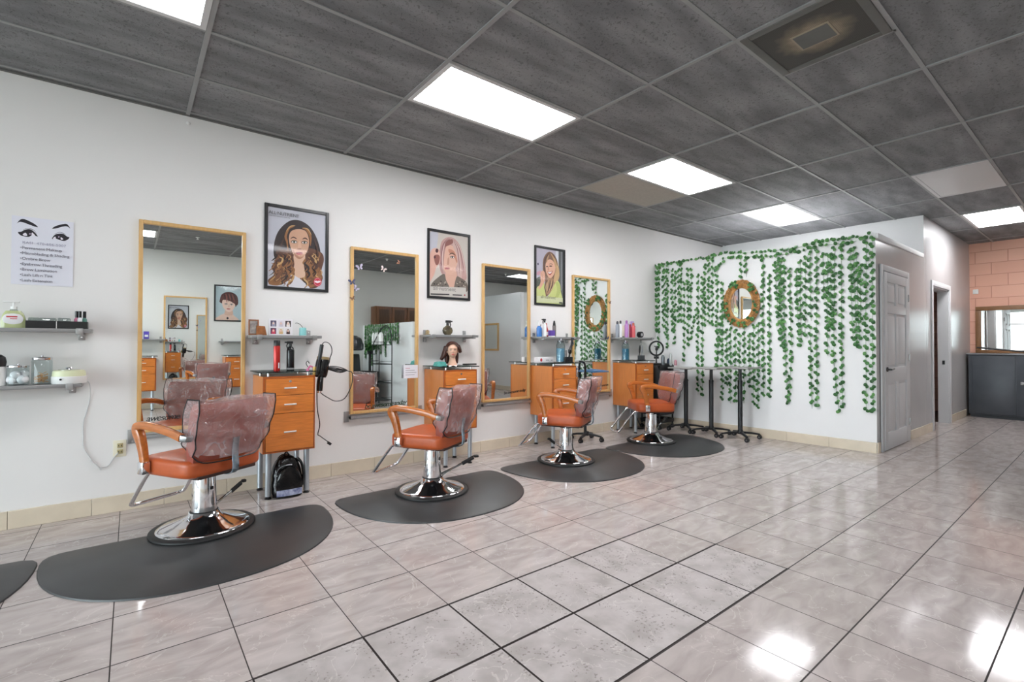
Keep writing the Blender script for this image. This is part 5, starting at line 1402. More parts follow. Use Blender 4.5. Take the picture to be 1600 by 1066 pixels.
lock(-0.066, 0.016, 0.20, 0.075, 0.020, 0.034, -0.035); lock(-0.070, 0.03, 0.20, 0.06, 0.022, 0.036, -0.045); lock(-0.055, 0.045, 0.19, 0.02, 0.022, 0.03, 0.0); lock(-0.062, 0.006, 0.20, 0.10, 0.013, 0.024, -0.010)
lock(0.066, 0.016, 0.21, 0.145, 0.016, 0.032, 0.02); lock(0.07, 0.03, 0.20, 0.135, 0.02, 0.034, 0.018); lock(0.0, 0.062, 0.20, 0.02, 0.055, 0.022, 0.0); lock(0.045, 0.05, 0.19, 0.02, 0.022, 0.024, 0.0)
b.build('hair', t, 80)
t = thing('salon_clamp', 'folded teal cloth beside the mannequin head', 'cloth', (2.43, 4.25, ZG))
TEAL = mat('teal_cloth', (96, 178, 168), rough=0.6, var=0.15, vscale=20)
b = MB()
for k in range(3): b._take(superbox(1, 1, 1, 8, 6, 2, lambda x, y, z: V((0.055 * x * (1 - 0.1 * k), 0.04 * y, 0.008 + 0.014 * k + 0.007 * z + 0.004 * math.sin(4 * x + k) + 0.003 * math.cos(5 * y)))), TEAL)
t.name = 'folded_cloth'
b.build('cloth', t, 70)
t = thing('hair_brush', 'black paddle brush lying beside the mannequin head', 'brush', (2.755, 4.24, ZG))
b = MB(); b.box((-0.01, 0, 0.012), (0.09, 0.045, 0.016), BLACK, 0.007, 3); b.build('paddle', t)
b = MB(); b.tube([(0.03, 0, 0.012), (0.08, 0.01, 0.011), (0.115, 0.015, 0.010)], 0.0085, BLACK, 8); b.build('handle', t)
t = thing('hair_scissors', 'steel scissors lying in front of the mannequin head', 'scissors', (2.50, 4.14, ZG))
b = MB(); b.tube([(-0.03, 0, 0.004), (0.03, 0.01, 0.004)], 0.003, CHROME, 6); b.tube([(-0.03, 0.012, 0.004), (0.03, -0.004, 0.004)], 0.003, CHROME, 6); b.build('blades', t)
b = MB()
for y in (-0.006, 0.016): b.tube([(0.045 + 0.014 * math.cos(k * PI / 5), y + 0.011 * math.sin(k * PI / 5), 0.004) for k in range(10)], 0.0028, CHROME, 6, closed=True)
b.build('finger_rings', t)

# third shelf and station
Z3 = 1.304
BLU = mat('blue_liquid', (60, 120, 196), rough=0.15, spec=0.6); 
t = blob('pump_bottle', 'blue bottle with a white pump at the mirror end of the third shelf', 'bottle', (3.87, YS - 0.02, Z3), bottle_prof(0.028, 0.135), BLU, [(0.012, 0.13), (0.02, 0.132), (0.02, 0.15), (0.006, 0.152), (0.006, 0.185), (0.014, 0.186), (0.014, 0.195), (0, 0.196)], WHITE_PL, capname='pump')
t = blob('spray_bottle', 'second blue bottle with a pale label on the third shelf', 'bottle', (3.925, YS + 0.02, Z3), bottle_prof(0.026, 0.13), mat('blue_liquid_pale', (96, 150, 210), rough=0.15), [(0.012, 0.128), (0.014, 0.15), (0, 0.152)], BLACK)
t = blob('spray_bottle', 'white spray bottle with black trigger on the third shelf', 'bottle', (3.955, YS - 0.03, Z3), bottle_prof(0.024, 0.175), WHITE_PL); trigger(t, 0.014, 0.173, BLACK, 1.0, -1)
blob('squeeze_bottle', 'red pointed bottle on the third shelf', 'bottle', (4.01, YS + 0.0, Z3), [(0, 0), (0.022, 0), (0.024, 0.09), (0.014, 0.12), (0.008, 0.165), (0, 0.17)], mat('red_plastic', (190, 74, 76), rough=0.3), [(0.0225, 0.02), (0.0246, 0.022), (0.0246, 0.06), (0.0225, 0.062)], LBL, capname='label')
b = MB(); b.box((0, 0, 0.045), (0.075, 0.06, 0.07), mat('purple_box', (98, 70, 160), rough=0.4), 0.003); b.box((0, -0.001, 0.0065), (0.077, 0.062, 0.012), LBL, 0.002)
tag(b.build('product_box', loc=(4.065, YS - 0.03, Z3)), 'small purple and white box on the third shelf', 'box')
blob('tall_bottle', 'grey bottle with a pointed black cap, last on the third shelf', 'bottle', (4.125, YS - 0.02, Z3), [(0, 0), (0.022, 0), (0.023, 0.004), (0.023, 0.14), (0, 0.142)], mat('taupe_bottle', (126, 118, 114), rough=0.3), [(0.018, 0.14), (0.016, 0.165), (0.008, 0.2), (0, 0.202)], BLACK)
def blue_jar(x, y, label, c, r=0.055, h=0.29):
    t = thing('disinfectant_jar', label, 'jar', (x, y, ZG), 0, 'blue disinfectant jars')
    b = MB(); b.lathe([(r * 0.9, 0), (r, 0.005), (r, h * 0.74), (r * 0.72, h * 0.86), (r * 0.7, h * 0.86), (r * 0.96, h * 0.74), (r * 0.96, 0.012), (0, 0.012), (0, 0)], (0, 0, 0), CLEAR, 28); b.build('glass', t)
    b = MB(); b.lathe([(0, 0.013), (r * 0.93, 0.013), (r * 0.93, h * 0.6), (0, h * 0.6)], (0, 0, 0), c, 28); b.build('liquid', t)
    b = MB(); b.lathe([(r * 0.66, h * 0.85), (r * 0.74, h * 0.86), (r * 0.72, h * 0.92), (r * 0.3, h * 0.95), (r * 0.16, h), (0, h * 1.01)], (0, 0, 0), mat('steel_lid', (120, 122, 126), rough=0.2, metal=0.9), 24); b.build('lid', t)
    return t
blue_jar(4.10, 4.25, 'clear blue disinfectant jar on the third cabinet', mat('jar_blue', (120, 170, 200), rough=0.1))
blue_jar(5.33, 4.25, 'deep teal disinfectant jar on the cabinet nearest the ivy wall', mat('jar_teal', (34, 116, 150), rough=0.1), 0.052, 0.275)
t = thing('product_box', 'long white box with a red mark on the third cabinet', 'box', (3.945, 4.38, ZG))
b = MB(); b.box((0, 0, 0.034), (0.26, 0.06, 0.065), mat('white_carton', (236, 232, 234), rough=0.4), 0.002); b.build('carton', t)
b = MB(); b.ell((-0.07, -0.0305, 0.034), (0.018, 0.0012, 0.02), RED, 12); b.box((0.03, -0.0305, 0.03), (0.05, 0.001, 0.008), GREYINK); b.box((0.10, -0.0305, 0.028), (0.03, 0.001, 0.006), GREYINK); b.build('print', t)
t = thing('tool_caddy', 'black caddy of combs and irons on the third cabinet', 'caddy', (4.22 - 0.06, 4.19, ZG))
b = MB()
for k in range(5): b.box((-0.05 + 0.026 * k, 0, 0.035), (0.020, 0.05, 0.07), BLACK, 0.003)
b.span((-0.075, -0.03, 0), (0.075, 0.03, 0.01), BLACK, 0.002); b.build('rack', t)
t = thing('curling_iron', 'black curling iron leaning up out of the caddy on the third cabinet', 'curling iron', (4.175, 4.19, ZG + 0.012))
b = MB(); b.tube([(0.0, 0, 0.0), (0.022, 0, 0.10), (0.03, 0, 0.14)], 0.011, BLACK, 10); b.ell((0.024, 0, 0.125), (0.026, 0.02, 0.035), mat('gloss_black', (18, 18, 19)), 12); b.build('barrel', t)
b = MB(); b.tube([(0.03, 0, 0.14), (0.048, 0, 0.2), (0.07, 0, 0.29)], 0.015, mat('iron_handle', (40, 42, 46)), 10, scales=[1.3, 0.8, 1.2]); b.tube([(0.05, 0.0, 0.19), (0.08, 0, 0.21), (0.085, 0, 0.24)], 0.009, CHROME, 8); b.build('handle', t)
t = thing('hair_comb', 'black comb standing in the caddy on the third cabinet', 'comb', (4.135, 4.19, ZG + 0.012))
b = MB(); b.box((0, 0, 0.075), (0.012, 0.004, 0.13), BLACK, 0.001); b.build('spine', t)

# fourth shelf and station
Z4 = 1.312
def tubeb(x, y, h, r, c, cc, label, conical=True):
    m1 = mat('bottle_%d_%d_%d' % c, c, rough=0.3); m2 = mat('bcap_%d_%d_%d' % cc, cc, rough=0.35)
    blob('hair_bottle', label, 'bottle', (x, y, Z4), [(0, 0), (r * 0.96, 0), (r, 0.004), (r, h * 0.72), (r * 0.6, h * 0.82), (0, h * 0.83)], m1, [(r * 0.62, h * 0.81), (r * 0.6, h * 0.96), (r * 0.3, h), (0, h)], m2, 'hair products on the shelf nearest the ivy')
tubeb(5.33, YS - 0.02, 0.225, 0.026, (150, 156, 166), (60, 60, 66), 'grey bottle, first on the shelf nearest the ivy wall')
tubeb(5.385, YS - 0.03, 0.235, 0.022, (234, 234, 236), (40, 36, 40), 'white slim bottle with a dark cap on the shelf nearest the ivy wall')
b = MB(); b.box((0, 0, 0.085), (0.075, 0.05, 0.165), mat('cream_carton', (226, 218, 196), rough=0.5), 0.003); b.box((0, -0.001, 0.008), (0.04, 0.05, 0.012), BLACK)
tag(b.build('product_box', loc=(5.45, YS, Z4 + 0.001)), 'cream carton among the bottles on the shelf nearest the ivy wall', 'box')
tubeb(5.50, YS - 0.045, 0.24, 0.026, (188, 134, 196), (150, 90, 160), 'tall lilac bottle on the shelf nearest the ivy wall')
tubeb(5.555, YS - 0.02, 0.2, 0.022, (232, 228, 236), (70, 84, 150), 'white bottle with a blue cap on the shelf nearest the ivy wall')
tubeb(5.60, YS - 0.03, 0.19, 0.022, (150, 40, 66), (150, 40, 66), 'dark red bottle on the shelf nearest the ivy wall')
tubeb(5.645, YS - 0.05, 0.21, 0.028, (216, 100, 104), (180, 90, 70), 'coral red bottle on the shelf nearest the ivy wall')
tubeb(5.70, YS - 0.03, 0.17, 0.018, (214, 206, 214), (96, 40, 80), 'small bottle with a plum cap on the shelf nearest the ivy wall')
b = MB(); b.box((0, 0, 0.12), (0.06, 0.035, 0.235), mat('lavender_pack', (182, 160, 214), rough=0.4), 0.006)
tag(b.build('hair_packet', loc=(5.73, YS + 0.04, Z4)), 'lavender packet behind the bottles on the shelf nearest the ivy wall', 'packet')
t = thing('tape_roll', 'round black roll standing on the end of the shelf nearest the ivy', 'roll', (5.83, YS - 0.03, Z4))
b = MB(); b.lathe([(0.016, -0.03), (0.042, -0.03), (0.044, -0.026), (0.044, 0.026), (0.042, 0.03), (0.016, 0.03)], (0, 0, 0.044), BLACK, 24, Matrix.Rotation(PI / 2, 3, 'X')); b.build('roll', t)
b = MB(); b.lathe([(0.014, -0.031), (0.022, -0.031), (0.022, 0.031), (0.014, 0.031)], (0, 0, 0.044), mat('roll_core', (190, 190, 192), rough=0.4), 20, Matrix.Rotation(PI / 2, 3, 'X')); b.build('core', t)
t = thing('tool_caddy', 'black caddy on the cabinet nearest the ivy wall', 'caddy', (5.64, 4.22, ZG))
b = MB()
for k in range(4): b.box((-0.04 + 0.026 * k, 0, 0.035), (0.021, 0.05, 0.07), mat('caddy_grey', (56, 58, 62), rough=0.3), 0.003)
b.span((-0.065, -0.03, 0), (0.065, 0.03, 0.01), BLACK, 0.002); b.build('rack', t)
for x, l, mm, w in ((5.645, 'black paddle brush upright in the caddy nearest the ivy wall', BLACK, 0.03), (5.70, 'grey vent brush upright in the caddy nearest the ivy wall', mat('grey_brush', (150, 152, 156), rough=0.3, metal=0.4), 0.026)):
    t = thing('hair_brush', l, 'brush', (x - 0.01, 4.25, ZG + 0.012))
    b = MB(); b.tube([(-0.004, 0, 0.0), (0.0, 0, 0.08)], 0.007, mm, 8); b.build('handle', t)
    b = MB(); b.ell((0.010, 0, 0.14), (w * 0.55, 0.010, 0.065), mm, 14, Matrix.Rotation(0.12, 3, 'Y')); b.build('paddle', t)
# ring light on the corner of the last cabinet
t = thing('ring_light', 'black ring light standing on the corner of the black trolley', 'ring light', (5.965, 4.20, 0.912), math.radians(-45))
b = MB(); b.tube([(0.096 * math.cos(2 * PI * k / 40), 0, 0.245 + 0.100 * math.sin(2 * PI * k / 40)) for k in range(40)], 0.013, BLACK, 10, closed=True); b.build('ring', t)
b = MB(); b.lathe([(0, 0), (0.05, 0), (0.05, 0.008), (0.012, 0.014), (0.01, 0.05), (0.009, 0.115), (0, 0.118)], (0, 0, 0), BLACK, 18); b.span((-0.035, -0.006, 0.095), (0.035, 0.006, 0.13), BLACK, 0.003); b.build('stand', t)
b = MB(); b.tube([(0, 0, 0.12), (0, -0.012, 0.18), (0, -0.016, 0.235)], 0.008, BLACK, 8); b.box((0, -0.02, 0.24), (0.035, 0.014, 0.05), BLACK, 0.004); b.box((0, -0.02, 0.275), (0.07, 0.01, 0.012), BLACK, 0.003); b.build('phone_clip', t)

# ------------------------------------------------------------------ wheeled tables and trolleys
def castor(name, parent, x, y, r=0.027):
    b = MB(); b.cyl((x - 0.016, y, r), (x - 0.004, y, r), r, BLACK, seg=18); b.cyl((x + 0.004, y, r), (x + 0.016, y, r), r, BLACK, seg=18); b.cyl((x - 0.017, y, r), (x + 0.017, y, r), r * 0.4, mat('castor_hub', (90, 90, 92), rough=0.4), seg=12)
    b.box((x, y, r * 1.9), (0.022, 0.03, 0.022), BLACK, 0.004)
    return b.build(name, parent)
def star_base(t, n, R, a0, m=BLACK, zc=0.085):
    b = MB(); b.lathe([(0, zc - 0.02), (0.035, zc - 0.02), (0.04, zc + 0.005), (0.03, zc + 0.03), (0, zc + 0.03)], (0, 0, 0), m, 18)
    for k in range(n):
        a = a0 + 2 * PI * k / n
        c, s = math.cos(a), math.sin(a)
        b.sweep([(0.02 * c, 0.02 * s, zc), (R * 0.6 * c, R * 0.6 * s, zc - 0.008), (R * c, R * s, zc - 0.022)], rect_sec(0.034, 0.024, 0.005), m, up=(0, 0, 1), scales=[1.15, 1.0, 0.85])
    b.build('star_base', t)
    for k in range(n):
        a = a0 + 2 * PI * k / n
        castor('castor', t, R * math.cos(a), R * math.sin(a))
GREYTOP = mat('grey_laminate', (158, 156, 154), rough=0.3)
def tray_table(x, y, h, label, tw, td, a0):
    t = thing('tray_table', label, 'table', (x, y, 0), 0, 'tall wheeled tray tables at the ivy wall')
    star_base(t, 4, 0.235, a0)
    b = MB(); b.cyl((0, 0, 0.1), (0, 0, h * 0.80), 0.029, mat('post_black', (30, 32, 36), rough=0.3), seg=20); b.build('post', t)
    b = MB(); b.cyl((0, 0, h * 0.80), (0, 0, h - 0.03), 0.021, BLACK if tw < 0.4 else mat('post_sleeve', (52, 54, 58), rough=0.3), seg=20); b.cyl((0, 0, h * 0.80 - 0.01), (0, 0, h * 0.80 + 0.012), 0.029, BLACK, seg=20); b.tube([(0.02, 0, h * 0.79), (0.055, 0.0, h * 0.79)], 0.008, BLACK, 8); b.build('upper_post', t)
    b = MB(); b.box((0, 0, h - 0.026), (0.12, 0.12, 0.012), BLACK, 0.002); b.box((0, 0, h - 0.010), (tw, td, 0.02), GREYTOP, 0.006, 2); b.build('top', t)
tray_table(6.17, 3.08, 0.925, 'tall wheeled tray table farthest from the long white wall, below the oval mirror', 0.36, 0.38, 0.785)
tray_table(6.16, 3.47, 0.905, 'tall wheeled tray table in the middle of the three at the ivy wall', 0.36, 0.36, 0.785)
tray_table(6.14, 3.835, 0.895, 'tall wheeled tray table beside the black trolley', 0.36, 0.35, 0.785)

# black trolley with draped cape, next to the last cabinet
t = thing('salon_trolley', 'black wheeled salon trolley between the last cabinet and the ivy wall', 'trolley', (6.07, 4.262, 0))
b = MB()
for x in (-0.16, 0.16):
    for y in (-0.15, 0.15): b.cyl((x, y, 0.07), (x, y, 0.88), 0.012, BLACK, seg=10)
b.build('frame', t)
for z in (0.09, 0.20, 0.32, 0.50, 0.68, 0.86):
    b = MB(); b.span((-0.175, -0.165, z), (0.175, 0.165, z + 0.012), BLACK, 0.003)
    for a, e in (((-0.175, -0.165), (0.175, -0.155)), ((-0.175, 0.155), (0.175, 0.165)), ((-0.175, -0.155), (-0.165, 0.155)), ((0.165, -0.155), (0.175, 0.155))): b.span((*a, z + 0.012), (*e, z + 0.05), BLACK)
    b.build('tray', t)
for x in (-0.16, 0.16):
    for y in (-0.15, 0.15): castor('castor', t, x, y, 0.026)
b = MB(); CAPE = mat('black_cape', (11, 11, 12), rough=0.5, spec=0.35)
bm = bmesh.new(); g = {}; nu, nv = 44, 16
for j in range(nv + 1):
    for i in range(nu + 1):
        u, v = i / nu, j / nv
        a = -PI * 1.02 + u * PI * 1.45
        r = 0.228 + 0.012 * math.sin(13 * u * PI) * v + 0.02 * v * (1 - v)
        if v < 0.15: r *= 0.55 + 0.45 * (v / 0.15) ** 0.5
        g[i, j] = bm.verts.new((r * math.cos(a) * 0.95, r * math.sin(a) * 0.98, 0.935 - 0.02 * v - 0.66 * max(0, v - 0.1) - 0.05 * math.sin(3 * u * PI) * v))
for j in range(nv):
    for i in range(nu): bm.faces.new((g[i, j], g[i + 1, j], g[i + 1, j + 1], g[i, j + 1]))
b._take(bm, CAPE); o = b.build('salon_cape', loc=(6.07, 4.262, 0), angle=80)
md = o.modifiers.new('thick', 'SOLIDIFY'); md.thickness = 0.004
tag(o, 'black salon cape draped over the black trolley', 'cape')
for x, y, h, r, c, l in ((5.98, 4.10, 0.15, 0.026, (110, 116, 120), 'steel grey can on top of the black trolley'), (6.08, 4.04, 0.18, 0.022, (176, 180, 178), 'pale spray can on top of the black trolley'), (6.13, 4.10, 0.10, 0.03, (50, 60, 84), 'navy pot on top of the black trolley'), (6.17, 4.02, 0.08, 0.02, (206, 150, 160), 'small pink bottle at the corner of the black trolley')):
    blob('hair_product', l, 'bottle', (x, y, 0.912), bottle_prof(r, h, 0.6, 0.75), mat('trolley_%d' % c[0], c, rough=0.25, metal=0.3), group='products on the black trolley')
# blue tray on a black post beside the third cabinet
t = thing('tray_table', 'blue salon tray on a black wheeled post behind the third chair', 'table', (4.52, 4.22, 0))
star_base(t, 4, 0.2, 0.4)
b = MB(); b.cyl((-0.02, 0, 0.1), (-0.02, 0, 0.86), 0.018, BLACK, seg=14); b.tube([(-0.02, 0, 0.84), (-0.02, 0, 0.93), (-0.05, 0, 0.985), (-0.12, 0, 1.0)], 0.013, BLACK, 8, smooth=3); b.build('post', t)
b = MB(); TB = mat('tray_blue', (74, 130, 180), rough=0.3)
b.span((-0.01, -0.14, 0.86), (0.27, 0.14, 0.872), TB, 0.004)
b.tube([(-0.01, -0.14, 0.88), (0.27, -0.14, 0.88), (0.27, 0.14, 0.88), (-0.01, 0.14, 0.88)], 0.009, TB, 8, closed=True); b.build('tray', t)

# loose cable under the last cabinet
b = MB(); b.tube([(5.70, 4.45, 0.30), (5.71, 4.40, 0.12), (5.66, 4.36, 0.03), (5.76, 4.3, 0.012), (5.83, 4.33, 0.012), (5.85, 4.42, 0.06), (5.83, 4.47, 0.25)], 0.006, BLACK, 6, smooth=5)
tag(b.build('power_cord'), 'black cord trailing on the floor under the last cabinet', 'cord')

# ------------------------------------------------------------------ ivy wall
LEAF = leaf_material()
STEM = mat('ivy_stem', (120, 150, 110), rough=0.6)
def ivx(y): return IX0 + (IX1 - IX0) * (W - y) / (W - BY)
nrm_ang = math.atan2(IX1 - IX0, W - BY)
LEAFPTS = [(0, 0), (0.42, 0.12), (0.52, 0.48), (0.40, 0.80), (0.0, 1.0), (-0.40, 0.80), (-0.52, 0.48), (-0.42, 0.12)]
def add_leaf(bm, p, size, rot, tilt, yawl, plane='x'):
    # leaf lies in the (y, z) plane facing -x
    M = Matrix.Rotation(yawl, 3, 'Z') @ Matrix.Rotation(tilt, 3, 'Y') @ Matrix.Rotation(rot, 3, 'X')
    ring = []
    for a, c in LEAFPTS:
        q = V((-0.12 * size * (1 - (abs(a) * 1.6) ** 2) , a * size, (c - 0.5) * size))
        ring.append(bm.verts.new(V(p) + M @ q))
    cen = bm.verts.new(V(p) + M @ V((-0.22 * size, 0, 0)))
    for k in range(8): bm.faces.new((ring[k], cen, ring[(k + 1) % 8]))
rnd = random.Random(21)
def ivy_strand(name, y0, z0, y1, z1, label, group, dens=1.0, X=None, size=0.040, stuff=False):
    bm = bmesh.new()
    L = math.hypot(y1 - y0, z1 - z0)
    side = rnd.choice([-1, 1])
    d = 0.0
    while d < L:
        # a pair of overlapping leaves, then a gap
        m = 3 if rnd.random() < 0.22 else 2
        off = (rnd.random() - 0.5) * 0.012
        for q in range(m):
            t_ = min(1.0, (d + q * 0.024) / L)
            y = y0 + (y1 - y0) * t_; z = z0 + (z1 - z0) * t_
            x = (ivx(y) if X is None else X) - 0.013 - 0.012 * rnd.random()
            side = -side
            s = size * (0.85 + 0.32 * rnd.random())
            add_leaf(bm, (x, y + off + side * (0.006 + 0.007 * rnd.random()), z + (rnd.random() - 0.5) * 0.008), s, rnd.random() * 6.28, (rnd.random() - 0.5) * 0.7, (rnd.random() - 0.5) * 0.7)
        d += (0.024 * m + 0.026 + 0.034 * rnd.random()) / dens
    o = bpy.data.objects.new(name, bpy.data.meshes.new(name)); COL.objects.link(o)
    bmesh.ops.translate(bm, vec=(-(ivx(y0) if X is None else X), -y0, -z0), verts=bm.verts)
    bm.to_mesh(o.data); bm.free(); o.data.materials.append(LEAF)
    x0 = ivx(y0) if X is None else X
    x1 = ivx(y1) if X is None else X
    o.location = (x0, y0, z0)
    tag(o, label, 'ivy garland', group)
    b = MB(); b.tube([(-0.006, 0, 0.0), ((x1 - x0) / 2 - 0.006, (y1 - y0) * 0.5 + 0.004, (z1 - z0) * 0.5), (x1 - x0 - 0.006, y1 - y0, z1 - z0)], 0.0016, STEM, 5); b.build('stem', o)
    return o
STR = [(4.500, 2.316, 4.50, 1.407), (4.475, 2.412, 4.485, 1.439), (4.442, 2.456, 4.453, 1.172), (4.367, 2.464, 4.377, 1.437), (4.323, 2.359, 4.341, 1.37), (4.294, 2.421, 4.305, 1.139), (4.222, 2.151, 4.224, 1.401), (4.168, 2.308, 4.189, 1.238), (4.115, 2.27, 4.118, 1.56), (4.073, 2.33, 4.083, 1.559), (4.022, 2.132, 4.039, 0.982), (3.97, 2.127, 3.963, 1.206), (3.91, 2.121, 3.939, 1.554), (3.838, 1.738, 3.929, 1.301), (3.81, 2.018, 3.822, 0.489), (3.745, 1.981, 3.757, 0.494), (3.711, 2.35, 3.715, 1.484), (3.648, 2.249, 3.657, 1.482), (3.6, 2.336, 3.603, 1.481), (3.528, 2.297, 3.54, 0.904), (3.453, 2.077, 3.469, 0.427), (3.404, 1.415, 3.401, 0.612), (3.35, 1.444, 3.355, 0.408), (3.285, 1.413, 3.284, 0.444), (3.222, 1.353, 3.237, 0.594), (3.161, 1.468, 3.175, 0.425), (3.1, 1.351, 3.095, 0.662), (3.044, 1.465, 3.046, 0.394), (2.98, 1.491, 2.994, 0.371), (2.922, 2.365, 2.92, 0.518), (2.846, 2.103, 2.846, 0.525), (3.208, 2.405, 3.201, 2.126), (3.137, 2.366, 3.133, 2.119), (3.448, 1.776, 3.553, 0.904), (2.772, 2.262, 2.737, 1.456), (2.733, 2.284, 2.713, 1.29), (2.707, 2.308, 2.7, 1.181), (2.669, 2.303, 2.668, 1.181), (2.663, 1.181, 2.629, 0.462), (2.602, 2.158, 2.588, 1.181), (2.588, 1.127, 2.616, 0.463), (2.528, 2.15, 2.502, 1.208), (2.484, 2.252, 2.478, 1.235), (2.424, 2.297, 2.436, 1.315), (2.376, 2.344, 2.369, 1.498), (2.381, 1.446, 2.364, 0.434), (2.306, 2.36, 2.31, 0.479), (2.238, 2.298, 2.23, 1.778), (2.186, 2.291, 2.2, 1.08), (2.159, 2.287, 2.154, 1.388), (2.115, 2.357, 2.133, 1.081), (2.134, 1.03, 2.083, 0.425), (2.049, 2.373, 2.05, 0.479), (1.964, 2.31, 1.939, 1.259), (1.932, 2.33, 1.898, 1.185), (1.902, 2.251, 1.878, 1.185), (1.861, 2.121, 1.866, 1.48), (1.809, 2.385, 1.822, 0.453), (1.752, 2.422, 1.757, 0.46)]
SPECIAL = {38: 'short ivy tail just right of the oval mirror, ending in a hook', 40: 'partner tail of the hooked ivy just right of the oval mirror', 45: 'long ivy tail, second hook shape right of the oval mirror', 46: 'long unbroken ivy strand of the second hook right of the oval mirror',
           51: 'ivy tail slanting into the third hook right of the oval mirror', 52: 'long unbroken ivy strand of the third hook right of the oval mirror', 57: 'ivy strand second from the white door corner', 58: 'ivy strand on the very edge of the wall at the white door corner',
           31: 'short ivy strand above the oval mirror, on its left half', 32: 'short ivy strand above the oval mirror, on its right half', 0: 'ivy strand closest to the long white wall', 29: 'long ivy strand skirting the right edge of the oval mirror', 30: 'second long ivy strand out from the right edge of the oval mirror'}
for k, (y0, z0, y1, z1) in enumerate(STR):
    if y0 > 3.5 and k % 3 != 1: z0 = min(2.44, z0 + 0.2)
    if k in SPECIAL: l, g = SPECIAL[k], None
    elif y0 > 3.46: l, g = 'green ivy strand in the dense cluster between the long wall and oval mirror', 'ivy strands left of the oval mirror'
    elif y0 > 2.95: l, g = 'green ivy strand hanging below the oval mirror', 'ivy strands below the oval mirror'
    elif y0 > 2.40: l, g = 'green ivy strand in the first bunch between the oval mirror and the door corner', 'ivy strands of the first bunch'
    elif y0 > 2.0: l, g = 'green ivy strand in the middle bunch between the oval mirror and the door corner', 'ivy strands of the middle bunch'
    else: l, g = 'green ivy strand in the last bunch before the white door corner', 'ivy strands of the last bunch'
    ivy_strand('hanging_ivy', y0, z0, y1, z1, l, g, 1.0)
GAR = [[(4.479, 2.451), (4.294, 2.448), (3.993, 2.448), (3.711, 2.452)], [(3.711, 2.452), (3.521, 2.472), (3.31, 2.472), (3.109, 2.44)], [(3.109, 2.44), (2.916, 2.431), (2.732, 2.42), (2.581, 2.416), (2.364, 2.434)], [(2.364, 2.434), (2.271, 2.464), (2.103, 2.458), (1.984, 2.458), (1.839, 2.434), (1.758, 2.489)],
       [(3.476, 2.411), (3.281, 2.409), (3.053, 2.378), (2.837, 2.359)], [(2.837, 2.359), (2.606, 2.363), (2.435, 2.379), (2.271, 2.407)], [(2.271, 2.407), (2.049, 2.398), (1.901, 2.405)], [(3.60, 2.20), (3.50, 2.31), (3.42, 2.36)]]
GL = ['ivy run along the wall top nearest the long white wall', 'ivy run along the wall top above the oval mirror', 'ivy run along the wall top right of the oval mirror', 'ivy run along the wall top at the white door corner', 'lower ivy run just above the oval mirror', 'lower ivy run right of the oval mirror', 'lower ivy run near the white door corner', 'short slanting ivy run left of the oval mirror']
for pts, l in zip(GAR, GL):
    bm = bmesh.new()
    sp = spline(pts, 8)
    o0 = sp[0]
    d = 0
    for (a, e) in zip(sp, sp[1:]):
        d += math.hypot(e[0] - a[0], e[1] - a[1])
        while d > 0.038:
            d -= 0.038
            if rnd.random() < 0.12: continue
            s = 0.043 * (0.82 + 0.36 * rnd.random())
            add_leaf(bm, (ivx(a[0]) - 0.014 - 0.016 * rnd.random() - ivx(o0[0]), a[0] - o0[0], a[1] - o0[1] + (rnd.random() - 0.5) * 0.03), s, rnd.random() * 6.28, (rnd.random() - 0.5) * 1.0, (rnd.random() - 0.5) * 1.0)
    o = bpy.data.objects.new('hanging_ivy', bpy.data.meshes.new('hanging_ivy')); COL.objects.link(o); bm.to_mesh(o.data); bm.free(); o.data.materials.append(LEAF)
    o.location = (ivx(o0[0]), o0[0], o0[1]); tag(o, l, 'ivy garland')
    b = MB(); b.tube([(ivx(y) - 0.006 - ivx(o0[0]), y - o0[0], z - o0[1]) for y, z in sp], 0.0016, STEM, 5); b.build('stem', o)
# oval wicker mirror among the ivy
t = thing('oval_mirror', 'oval mirror with a ribbed wicker frame among the ivy', 'mirror', (ivx(3.20) - 0.004, 3.20, 1.765), 0)
WK = mat('wicker', (206, 152, 88), rough=0.55, color2=(150, 104, 58), vscale=26)
def ovl(k, n, a, c): th = 2 * PI * k / n; return a * math.cos(th), c * math.sin(th)
b = MB(); n = 88
for (a, c, r) in ((0.158, 0.222, 0.014), (0.236, 0.308, 0.011), (0.20, 0.268, 0.016)):
    b.tube([(-0.014, *ovl(k, 64, a, c)) for k in range(64)], r, WK, 8, closed=True)
for k in range(n):
    y0_, z0_ = ovl(k, n, 0.158, 0.222); y1_, z1_ = ovl(k, n, 0.248 + 0.006 * math.sin(k * 2.3), 0.320 + 0.006 * math.sin(k * 1.7))
    b.tube([(-0.018, y0_, z0_), (-0.040, (y0_ + y1_) / 2, (z0_ + z1_) / 2), (-0.02, y1_, z1_)], 0.0068, WK, 6)
b.build('wicker_frame', t)
b = MB()
bm = bmesh.new(); vs = [bm.verts.new((-0.012, *ovl(k, 64, 0.156, 0.22))) for k in range(64)]
f = bm.faces.new(vs); f.normal_update()
if f.normal.x > 0: f.normal_flip()
ex = bmesh.ops.extrude_face_region(bm, geom=[f]); bmesh.ops.translate(bm, vec=(0.006, 0, 0), verts=[v for v in ex['geom'] if isinstance(v, bmesh.types.BMVert)])
bmesh.ops.recalc_face_normals(bm, faces=bm.faces)
b._take(bm, MIRROR); b.build('mirror_glass', t)
bm = bmesh.new()
